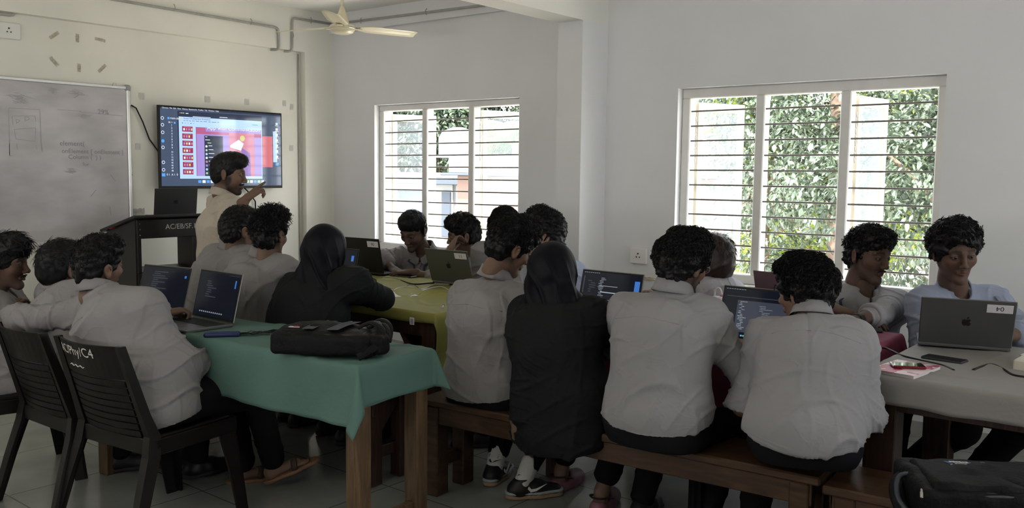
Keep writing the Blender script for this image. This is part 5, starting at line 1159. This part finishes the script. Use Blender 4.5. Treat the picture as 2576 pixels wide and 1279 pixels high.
def P5():
    person('person in grey shirt with tall spiky hair, next to the one in black scarf', A(2.52, -2.64, .545), at(664, 645, 4.68), at(678, 590, 4.66), 36, 22, hp=4, s=1.0, hair=HR(H_curl, t=.003, top=.030, n=1600, curl=.9, lift=.7, len=.030, sides=False), top=shG, face=dict(skin=skM, beard=.3),
       L=(A(2.4, -2.1, TABZ+.02), A(2.2, -2.6, .7)), R=(A(2.72, -2.1, TABZ+.02), A(2.9, -2.5, .7)), hres=.0035)
def P6():
    person('person in black head scarf and black garment leaning an elbow on the olive cloth', A(3.02, -2.66, .545), at(812, 708, 4.30), at(820, 632, 4.32), 30, 30, hp=8, s=.98, style='hijab', top=shK, seam=False, collar=False,
       R=(pz(890, 745, .80), at(962, 752, 4.42), 1), L=(at(760, 860, 4.45), at(712, 812, 4.36), 1), hair=None, face=dict(skin=skL), hres=.004, hem=-.16, hcurl=(.6, .5), sh=(at(742, 728, 4.38), at(890, 712, 4.2)))
def P7():
    person('person in grey shirt with a lanyard bending over the table before the smaller window', A(1.98, -.80, .56), at(1068, 632, 6.42), at(1040, 580, 6.32), 200, 207, hp=28, hr=-4, s=1.06, hs=1.10, hair=HR(H_short, top=.022, front=.006), top=shG, face=dict(skin=skD, mous=.5, lid=.0015), collar=True, seam=False,
       R=(pz(988, 677, .79), at(962, 652, 6.40), 1), L=(pz(1030, 686, .785), at(1110, 700, 6.1)), long=('rolled', 'rolled'), lanyard=True, buttons=True, hcurl=(.4, .4), bow=.08, hres=.0028)
def P8():
    person('person resting a cheek on a hand with a steel watch, before the smaller window', A(2.42, -.78, .56), at(1183, 636, 6.25), at(1166, 590, 6.2), 195, -100, hp=12, hr=-8, s=1.02, hs=1.08, hair=HR(H_wave, t=.006, low=.3), top=shB, face=dict(skin=skM), seam=False,
       R=(at(1136, 622, 6.02), at(1118, 672, 6.08), 1), L=(pz(1180, 690, .79), at(1230, 700, 6.1)), hdir=(None, unit(at(1152, 590, 6.12)-at(1136, 622, 6.02))), hn=(None, -RT*1.0-FW*.5), watch=(1, mat('watch_steel', (.45, .45, .44), .3, .9)), hcurl=(.4, .7), long=('long', 'rolled'), lanyard=True, hres=.0028)
def P9():
    person('person almost hidden behind the curly-haired bench student, only curls and a sleeve visible', A(2.86, -.78, .56), at(1268, 615, 5.9), at(1270, 580, 5.85), 195, 190, hp=15, s=1.04, hs=1.08, hair=HR(H_curl, t=.006), top=shG, face=dict(skin=skM), seam=False,
       R=(pz(1222, 682, .79), at(1190, 690, 5.7)), L=(pz(1290, 690, .79), at(1330, 690, 5.7)), long=('long', 'long'), hres=.004)
def P10():
    person('person in pale blue shirt beside the pilaster, head propped on one hand', A(3.66, -1.43, .56), at(1398, 645, 4.98), at(1370, 590, 4.95), -95, -62, hp=5, hr=0, s=1.04, hs=1.08, hair=HR(H_wave, t=.006, top=.03, low=.2), top=shB, face=dict(skin=skM), seam=True,
       R=(at(1345, 640, 4.80), at(1330, 760, 4.85)), L=(pz(1345, 735, .79), at(1400, 760, 5.0)), hdir=(None, unit(at(1378, 592, 4.84)-at(1345, 640, 4.80))), hn=(None, -FW), hcurl=(.5, .35), watch=(1, mat('watch_steel', (.45, .45, .44), .3, .9)), long=('long', 'rolled'), hres=.0035)
def P11():
    person('leftmost bench student, curly hair, black sneakers with white socks', at(1222, 975, 3.99), at(1246, 700, 3.98), at(1285, 622, 3.96), 36, 62, hp=24, hr=8, s=1.0, hair=HR(H_curl, n=2400, t=.008, top=.030, sides=False, curl=1.3), top=shG, face=dict(skin=skM, beard=.2),
       sh=(at(1174, 752, 4.08), at(1320, 768, 3.92)), L=(A(3.80, -1.96, .79), A(3.7, -2.3, .7)), R=(A(4.12, -1.92, .80), at(1345, 880, 3.95)), legs=(A(3.83, -2.20, .085), A(4.06, -2.27, .085)), shoes='sneaker', toes=(phi(20), phi(75)), hem=.0, hres=.0028, bow=.05)
def P12():
    person('bench student in black head scarf and charcoal blazer, hand on the bench edge', at(1412, 1015, 3.66), at(1405, 752, 3.70), at(1392, 688, 3.72), 34, 30, hp=6, s=1.0, style='hijab_blazer', top=shK, seam=False, collar=False, hair=None, face=dict(skin=skM),
       sh=(at(1322, 790, 3.82), at(1490, 795, 3.62)), L=(pz(1310, 1040, .505), at(1330, 930, 3.60)), R=(pz(1520, 812, .81), at(1600, 880, 3.5)), hdir=(unit(A(.02, -.02, -1)), None), hn=(unit(A(.3, -1, 0)), None), hcurl=(.55, .7),
       legs=(A(4.13, -2.06, .085), A(4.42, -2.16, .085)), shoes='croc', toes=(phi(35), phi(25)), hem=-.15, bow=.04)
def P13():
    person('bench student in white shirt with thick curly hair, beard and glasses, reaching to a laptop', at(1648, 1050, 3.36), at(1692, 738, 3.42), at(1718, 665, 3.43), 38, 52, hp=10, hr=4, s=1.02, hair=HR(H_curl, n=2600, t=.009, top=.026), top=shW, face=dict(skin=skM, beard=.95, mous=.9), glasses=True,
       sh=(at(1580, 790, 3.56), at(1782, 805, 3.36)), R=(pz(1845, 862, .80), at(1850, 960, 3.1)), L=(A(4.55, -1.95, .80), A(4.4, -2.3, .7)), long=('long', 'rolled'), legs=(A(4.60, -2.12, .085), A(4.93, -2.22, .085)), shoes='dark', toes=(phi(30), phi(35)), hem=.0, hres=.0028, bow=.05, hdir=(None, unit(A(.1, 1, -.1))))
def P14():
    person('person with smooth brown bob hair and white sleeve by the large window', A(4.22, -.72, .56), at(1800, 708, 5.08), at(1797, 650, 5.06), -60, -40, s=.95, hs=1.05, hair=H_bob, top=shW, face=dict(skin=skM), seam=False, R=(A(4.1, -1.05, .80), A(4.5, -.9, .7)), L=(A(3.95, -.9, .8), A(3.9, -.6, .7)), hres=.004)
def P15():
    person('rightmost bench student, white shirt and loose curls, face turned to the left', at(2022, 1090, 3.10), at(2042, 796, 3.25), at(2026, 736, 3.30), 14, -38, hp=6, hr=0, s=.97, hs=1.0, hair=HR(H_curl, n=2400, t=.008, top=.020, curl=2.0, lift=.6), top=shW, face=dict(skin=skM),
       sh=(at(1930, 848, 3.30), at(2142, 858, 3.18)), R=(at(2128, 1010, 3.38), at(2215, 1070, 3.0)), L=(at(1930, 960, 3.5), at(1850, 1000, 3.2)), long=('long', 'long'), legs=(A(5.10, -2.10, .085), A(5.45, -2.0, .085)), shoes='dark', toes=(phi(0), phi(20)), hem=.0, hres=.0032, bow=.05)
def P16():
    person('person with blue lanyard and black watch, arms crossed on the maroon cloth, looking aside', A(4.98, -.70, .57), at(2174, 733, 4.60), at(2184, 641, 4.55), 187, 152, hp=8, hr=-3, s=1.06, hs=1.14, hair=HR(H_curl, t=.003, top=.010, low=.03, curl=.8, sides=False, front=.012, hairline=.066), top=shW, face=dict(skin=skD, mous=.55, beard=.25, lid=.0026), seam=False, lanyard=True, buttons=True,
       L=(pz(2150, 808, .805), pz(2275, 820, .86)), R=(pz(2150, 796, .80), pz(2080, 790, .86)), watch=(0, watchm), long=('rolled', 'rolled'), hcurl=(.35, .3), hres=.0024, bow=.06)
def P17():
    person('person in pale blue shirt behind the 04 laptop, looking down, tall wavy hair', A(5.58, -.66, .57), at(2402, 730, 4.26), at(2402, 632, 4.15), 176, 184, hp=12, hr=5, s=1.06, hs=1.14, hair=HR(H_curl, t=.007, top=.018, amp=.010, n=2600, low=.05, curl=.9, len=.026, sides=True, front=.014, lift=.25, hairline=.064), top=shB, face=dict(skin=skD, mous=.22, beard=.08, lid=.0022), seam=False, buttons=True,
       L=(A(5.76, -1.10, .80), at(2612, 830, 4.1)), R=(A(5.50, -1.05, .80), at(2310, 830, 4.3)), long=('rolled', 'rolled'), hcurl=(.4, .4), hres=.0024, bow=.06, legs=(A(5.62, -1.0, .085), A(5.35, -.95, .085)))
def P18():
    person('person standing by the wall screen in cream shirt, pointing with one finger', at(556, 735, 5.98), at(560, 492, 5.95), at(574, 437, 5.93), 62, 84, hp=7, s=1.04, hs=1.10, hair=HR(H_neat, t=.003, top=.018, front=.010, n=600, len=.016, lift=.03), top=shC, face=dict(skin=skM, mous=1, beard=1, open=1), seam=False, standing=True,
       R=(at(622, 498, 5.62), at(585, 590, 5.55)), L=(at(600, 700, 6.2), at(560, 640, 6.3)), long=('long', 'rolled'), hdir=(None, unit(at(660, 470, 5.66)-at(622, 498, 5.62))), hn=(None, ZZ*.8-FW*.3), point=(False, True), hcurl=(.3, .9), buttons=True, hres=.0026, hem=-.05, bow=.02)
for _f in (P1, P2, P3, P4, P5, P6, P7, P8, P9, P10, P11, P12, P13, P14, P15, P16, P17, P18):
    _f()
# ------------------------------------------------------------------ small things on the tables and bags
bagm = mat('bag_fabric', (.006, .006, .007), .62, noise=.25, nscale=30, bump=.3, bscale=90, spec=.15); pipem = mat('bag_piping', (.06, .065, .08), .45); satin = mat('bag_satin', (.035, .04, .055), .38); zipm = mat('zip_metal', (.5, .47, .42), .35, .8)
def rbox(c, half, r, R, h=.006, bulge=()):
    s = Sd(); s.p.append(('b', A(*c), A(*half), r, R, .02, 0))
    for (p, rr) in bulge: s.ell(A(*c)+R@A(*p), rr, R, k=.04)
    return s.mesh(h)
def puller(par, p, d, up, l=.03):
    e = unit(d); k = MB(); k.tube([p, p+e*l*.35], .003, 6); k.box(p+e*l*.7, (.008, l*.75, .0025), np.array([np.cross(e, up), e, up]).T, .001); k.obj('zip_puller', zipm, par)
def backpack(lab, c, yaw, L, Wd, Hh, big=False):
    R = Rz(yaw); c = A(*c); t = thing('backpack', lab, 'backpack', c); P = lambda x, y, z: c+R@A(x, y, z)
    V, Q = rbox(P(0, 0, Hh*.48), (L/2, Wd/2, Hh*.46), .024, R, .006, [((-.05, 0, Hh*.18), (L*.36, Wd*.40, Hh*.42))]); N = vnorm(V, Q); V = V+N*(.0035*nz(V, 14, 3)+.002*nz(V, 34, 6))[:, None]; mk('body', V, Q, bagm, t, smooth=True)
    V, Q = rbox(P(-L*.16, -Wd*.02, Hh*.86), (L*.28, Wd*.40, Hh*.16), .018, R, .005); N = vnorm(V, Q); V = V+N*(.003*nz(V, 20, 5))[:, None]; mk('front_pocket', V, Q, bagm, t, smooth=True)
    q = L*.44; w = Wd*.42
    for z, m in ((Hh*.90, pipem), (Hh*.52, bagm)):
        k = 1.06 if z < Hh*.8 else 1
        pts = [P(-q*k, -w*k+.02, z), P(-q*k, w*k-.02, z), P(-q*k+.03, w*k, z), P(q*k*.8, w*k, z), P(q*k*.9, w*k-.03, z), P(q*k*.9, -w*k+.03, z), P(q*k*.8, -w*k, z), P(-q*k+.03, -w*k, z), P(-q*k, -w*k+.02, z)]
        MB().tube(pts, .0032, 6).obj('piping', m, t)
    return t, P, R
t, P, R = backpack('black backpack lying flat on the teal cloth near its corner', (3.745, -3.115, .762), 30, .40, .27, .095)
for x0 in (-.055, .045):
    b = MB(); V = []
    for i in range(12):
        u = i/11; y = -.098+.196*u; V += [P(x0-.02+.03*u, y, .1035+.004*sin(pi*u)), P(x0+.022+.03*u, y, .1040+.004*sin(pi*u))]
    b.add(V, [(2*i, 2*i+1, 2*i+3, 2*i+2) for i in range(11)]); b.obj('satin_band', satin, t)
    MB().tube(V[0::2], .0028, 6).obj('zip_line', pipem, t)
puller(t, P(-.07, .03, .108), R@A(-.9, .4, 0), ZZ); puller(t, P(.12, .02, .095), R@A(.9, -.3, 0), ZZ, .026)
lp = MB().box(P(-.12, -.07, .104), (.045, .018, .003), R, .001).obj('brand_patch', mat('patch_white', (.55, .52, .50), .6), t); MB().box(P(-.113, -.07, .1062), (.016, .014, .002), R).obj('patch_mark', mat('patch_red', (.4, .04, .04), .6), lp)
for k, pts in enumerate(([(.13, .06, .09), (.19, .08, .10), (.22, .02, .07), (.215, -.06, .03), (.17, -.10, .008)], [(.12, -.02, .10), (.17, 0, .12), (.215, -.03, .10), (.22, -.10, .05), (.16, -.14, .01)], [(.13, .10, .09), (.17, .12, .11), (.21, .10, .09), (.225, .04, .04)])):
    sp = smooth_path([P(*p) for p in pts]); MB().tube(sp, np.interp(np.linspace(0, 1, len(sp)), [0, .5, 1], [.019, .022, .015]), 8, flat=.35).obj('shoulder_strap', bagm, t)
MB().tube(smooth_path([P(.15, .02, .095), P(.18, .03, .115), P(.20, .02, .11), P(.21, 0, .08)]), .006, 8).obj('carry_loop', satin, t)
V, Q = rbox(P(.205, -.06, .045), (.045, .05, .04), .025, R, .006); mk('strap_bundle', V+vnorm(V, Q)*(.004*nz(V, 25, 2))[:, None], Q, bagm, t, smooth=True)

t, P, R = backpack('large black backpack lying on the short bench in the lower right corner', (6.055, -2.455, .437), 31, .62, .32, .175)
tr = MB(); o = P(-.075, .045, .185); 
tr.add([P(-.185, .075, .181), P(-.105, .075, .181), P(-.145, -.0, .181)], [(2, 1, 0)]); em_ = tr.obj('emblem', mat('emblem_blue', (.06, .12, .32), .5), t)
MB().add([P(-.17, .066, .1825), P(-.12, .066, .1825), P(-.145, .018, .1825)], [(2, 1, 0)]).obj('emblem_centre', mat('emblem_dark', (.02, .022, .03), .6), em_)
b = MB()
for k in range(6): b.box(P(-.168+.0092*k, .0635, .1835), (.0075, .009+.002*(k % 2), .001), R)
for k in range(4): b.box(P(-.156+.0085*k, .047, .1835), (.007, .007, .001), R)
for x, y, a_ in ((-.167, .037, -52), (-.123, .037, 52), (-.145, .008, 0)): b.box(P(x, y, .182), (.016, .010, .001), R@Rz(a_))
b.obj('emblem_stitching', mat('emblem_white', (.5, .5, .5), .6), em_)
MB().box(P(-.065, .03, .180), (.012, .11, .002), R@Rz(6)).obj('piping_strip', mat('strip_brown', (.10, .085, .06), .6), t)
puller(t, pz(2318, 1232, .607), unit(R@A(-.25, -.9, -.15)), unit(R@A(0, -.2, .9)), .045); puller(t, P(-.275, -.10, .10), unit(R@A(-.3, -.3, -.9)), unit(R@A(-.9, 0, .3)), .045); puller(t, P(.10, -.10, .18), R@A(1, -.1, 0), ZZ, .03)
for dy in (-.10, -.145): MB().tube([P(-.25, dy, .155-.25*abs(dy+.10)), P(-.1, dy-.005, .17-.3*abs(dy+.10)), P(.2, dy-.01, .165-.3*abs(dy+.10))], .004, 6).obj('zip_line', pipem, t)
MB().tube(smooth_path([P(-.24, .11, .14), P(-.31, .06, .13), P(-.34, -.02, .10), P(-.32, -.1, .03)]), .022, 8, flat=.35).obj('shoulder_strap', bagm, t)
MB().tube(smooth_path([P(-.27, .02, .15), P(-.33, .0, .15), P(-.345, -.05, .10), P(-.31, -.11, .06)]), .008, 8).obj('carry_loop', satin, t)

c = (pz(517, 845, .768)+pz(600, 843, .768))/2; e = unit((pz(600, 843, .768)-pz(517, 845, .768))*A(1, 1, 0)); R = np.array([e, np.cross(ZZ, e), ZZ]).T
V, Q = rbox(c+ZZ*.003, (.075, .022, .012), .011, R, .003); pc = mk('glasses_case', V, Q, mat('navy_case', (.012, .02, .10), .35), smooth=True); tag(pc, 'long navy blue case lying on the teal cloth beside the laptop', 'case')
tag(MB().tube([c-e*.05+R[:, 1]*.045+ZZ*.0, c+R[:, 1]*.045, c+e*.06+R[:, 1]*.04], .004, 8).obj('pen', blackp), 'thin black pen lying on the teal cloth behind the navy case', 'pen')
ly = thing('lanyard', 'black printed lanyard crumpled on the teal cloth between case and backpack', 'lanyard', c+e*.10)
rl = random.Random(6); pts = []
p0 = pz(600, 843, .766); p1 = pz(700, 838, .766); dd = p1-p0; nn = unit(np.cross(ZZ, dd))
for k in range(3):
    pts = [p0+dd*(i/9)+nn*(.022*sin(i*1.3+k*2.1)+.012*(k-1))+ZZ*(.004+.004*abs(sin(i*2+k))) for i in range(10)]
    o_ = MB().tube(pts, .0075, 6, flat=.22).obj('strap', bagm, ly)
MB().text('AMAL COL', p0+nn*-.012+ZZ*.0135+unit(dd)*.01, unit(dd), nn, .011).obj('strap_print', chalk, ly)

def phone(lab, c, yaw, z=None, L=.155, Wd=.074, m=None, case=None):
    R = Rz(yaw); c = A(*c); t = thing('phone', lab, 'phone', c); MB().box(c+ZZ*.0045, (L, Wd, .009), R, .003).obj('body', case or mat('phone_shell', (.03, .035, .045), .3), t)
    MB().box(c+ZZ*.0093, (L*.96, Wd*.94, .0008), R, .0003).obj('screen', mat('phone_glass', (.006, .006, .008), .04, spec=.9), t); return t
q = [pz(*p, .762) for p in ((2323, 898), (2337, 905), (2410, 917), (2433, 908))]
phone('black phone lying flat on the white cloth in front of the 04 laptop', (5.648, -1.612, .760), -8)
nb = thing('notebook', 'pink patterned notebook at the corner of the white cloth, with a phone on top', 'notebook', (5.585, -1.92, .757)); R = Rz(-8); cN = A(5.585, -1.915, .757)
MB().box(cN+ZZ*.0075, (.160, .235, .013), R, .001).obj('pages', mat('paper_edge', (.62, .56, .56), .8), nb)
V = []; F = []; n = 9
for i in range(n):
    for j in range(n): V.append(cN+R@A((i/8-.5)*.166, (j/8-.5)*.242, .0148+.006*max(0, (i/8-.8))*3*(j/8)))
F = [(i*n+j, (i+1)*n+j, (i+1)*n+j+1, i*n+j+1) for i in range(n-1) for j in range(n-1)]
cm_ = bpy.data.materials.new('pink_cover'); cm_.use_nodes = True; nt = cm_.node_tree; v_ = nt.nodes.new('ShaderNodeTexNoise'); v_.inputs['Scale'].default_value = 22; v_.inputs['Detail'].default_value = 1; r_ = nt.nodes.new('ShaderNodeValToRGB'); r_.color_ramp.interpolation = 'CONSTANT'
r_.color_ramp.elements[0].color = (.42, .02, .09, 1); r_.color_ramp.elements[1].position = .52; r_.color_ramp.elements[1].color = (.68, .52, .55, 1)
tc_ = nt.nodes.new('ShaderNodeTexCoord'); nt.links.new(tc_.outputs['Object'], v_.inputs[0]); nt.links.new(v_.outputs[0], r_.inputs[0]); nt.links.new(r_.outputs[0], nt.nodes['Principled BSDF'].inputs['Base Color']); nt.nodes['Principled BSDF'].inputs['Roughness'].default_value = .35
mk('cover', V, F, cm_, nb, smooth=True)
phone('phone in a red edged case lying on the pink notebook', (5.590, -1.905, .7735), 28, L=.115, Wd=.072, case=mat('red_case', (.22, .01, .02), .35))
phone('phone lying on the olive cloth by the black 06 laptop', tuple(pz(1022, 697, .760)), 10, L=.13)
phone('phone on the maroon cloth beside the arm with the black watch', tuple(pz(2182, 832, .760)), 20, L=.13)
def cord(name, pts, r, m, lab, cat='cable', z=.765):
    o = MB().tube(pts, r, 8).obj(name, m); tag(o, lab, cat); return o
cord('charging_cable', smooth_path([pz(x, y, .762) for x, y in ((2185, 880), (2225, 876), (2270, 895), (2330, 910), (2372, 920), (2400, 932))]), .0042, blackp, 'black cable running from the maroon table over the white cloth')
cord('laptop_cable', smooth_path([pz(x, y, .762) for x, y in ((2448, 932), (2490, 918), (2520, 928), (2550, 945), (2600, 952))]), .0055, blackp, 'thick black cable curving towards the white socket box')
bx = thing('extension_box', 'white extension socket box at the right end of the white cloth', 'extension box', (5.955, -1.60, .757)); MB().box((5.965, -1.52, .782), (.13, .26, .045), Rz(-4), .006).obj('housing', mat('cream_plastic', (.62, .58, .50), .4), bx)
MB().tube(smooth_path([(5.95, -1.50, .806), (5.93, -1.47, .83), (5.90, -1.40, .80), (5.88, -1.33, .765)]), .005).obj('plug_lead', blackp, bx)
cord('earphone_cable', smooth_path([(5.86, -1.30, .762), (5.90, -1.27, .775), (5.94, -1.31, .77), (5.90, -1.35, .765), (5.98, -1.33, .765)]), .0032, mat('white_cable', (.6, .6, .58), .5), 'white cable loops beside the 04 laptop at the right edge')
cord('hanging_cable', smooth_path([(5.80, -1.12, .60), (5.79, -1.0, .4), (5.70, -.80, .2), (5.66, -.75, .08), (5.70, -.6, .012), (5.9, -.5, .012)]), .005, blackp, 'black cable looping down under the white covered table')
cord('earphone_cable', smooth_path([pz(x, y, .760) for x, y in ((1130, 716), (1095, 716), (1060, 728), (1030, 722), (1005, 724), (992, 732), (1010, 742), (1045, 736), (1080, 726), (1110, 722), (1128, 730))]), .0030, mat('white_cable', (.6, .6, .58), .5), 'white earphone cable tangled on the olive cloth')
cord('laptop_cable', smooth_path([pz(x, y, .760) for x, y in ((960, 700), (985, 700), (1010, 706), (1040, 715), (1075, 713), (1092, 712))]), .0042, blackp, 'black cable between the 06 and 11 laptops on the olive cloth')
cord('thin_wire', smooth_path([pz(x, y, .760) for x, y in ((1000, 738), (1035, 715), (1060, 735), (1035, 745), (990, 728), (960, 722))]), .0016, blackp, 'thin dark wire loop on the olive cloth near the papers')
pp = thing('paper_stack', 'loose white papers under the elbow of the person in black scarf', 'papers', pz(1005, 742, .757))
for k in range(4): MB().box(pz(1000, 743, .758)+A(.01*k-.02, .012*k-.02, .0015*k+.001), (.15, .21, .0012), Rz(20+14*k)).obj('sheet', mat('paper_white', (.62, .62, .66), .7), pp)
pe = thing('pen', 'blue and white pen on the olive cloth near its right corner', 'pen', pz(1116, 768, .757)); a_, b_ = pz(1113, 776, .762), pz(1119, 757, .762); b_ = a_+unit(b_-a_)*.12
MB().tube([a_, a_*.3+b_*.7], .005).obj('barrel', mat('pen_white', (.5, .52, .6), .4), pe); MB().tube([a_*.3+b_*.7, b_], .0055).obj('cap', mat('pen_navy', (.01, .015, .08), .4), pe)
cl_ = thing('price_tag', 'small white printed tag on the olive cloth edge near its corner fold', 'tag', pz(1052, 797, .74)); n_ = A(.04, -1, 0); cc_ = A(3.335, -2.262-.0, .728)
MB().box(cc_, (.030, .002, .036), Rz(2), .0005).obj('label', mat('white_sticker', (.68, .65, .70), .6), cl_)
b = MB(); 
for i in range(4): b.box(cc_+A(0, -.0014, .010-.007*i), (.020, .0006, .003), Rz(2))
b.obj('print_lines', blackp, cl_)
cu = thing('charger', 'white upright charger with a looped lead and pink ring on the maroon cloth', 'charger', pz(1803, 800, .757)); cb = pz(1803, 800, .757)
MB().box(cb+ZZ*.055, (.055, .04, .11), Rz(15), .006).obj('housing', mat('white_sticker', (.68, .65, .70), .6), cu); MB().tube(smooth_path([cb+A(-.015, 0, .11), cb+A(-.012, 0, .14), cb+A(.008, 0, .152), cb+A(.022, 0, .13), cb+A(.024, 0, .11)]), .005).obj('lead', mat('white_cable', (.6, .6, .58), .5), cu)
MB().lathe([(.010, 0), (.012, .006), (.010, .012)], cb+A(.024, 0, .112), 14).obj('ring', mat('ring_pink', (.6, .25, .35), .5), cu)
tag(MB().box((3.88, -2.02, .004), (.05, .015, .002), Rz(30)).obj('paper_scrap', mat('paper_white', (.62, .62, .66), .7)), 'tiny white paper scrap on the floor by the long bench', 'paper')
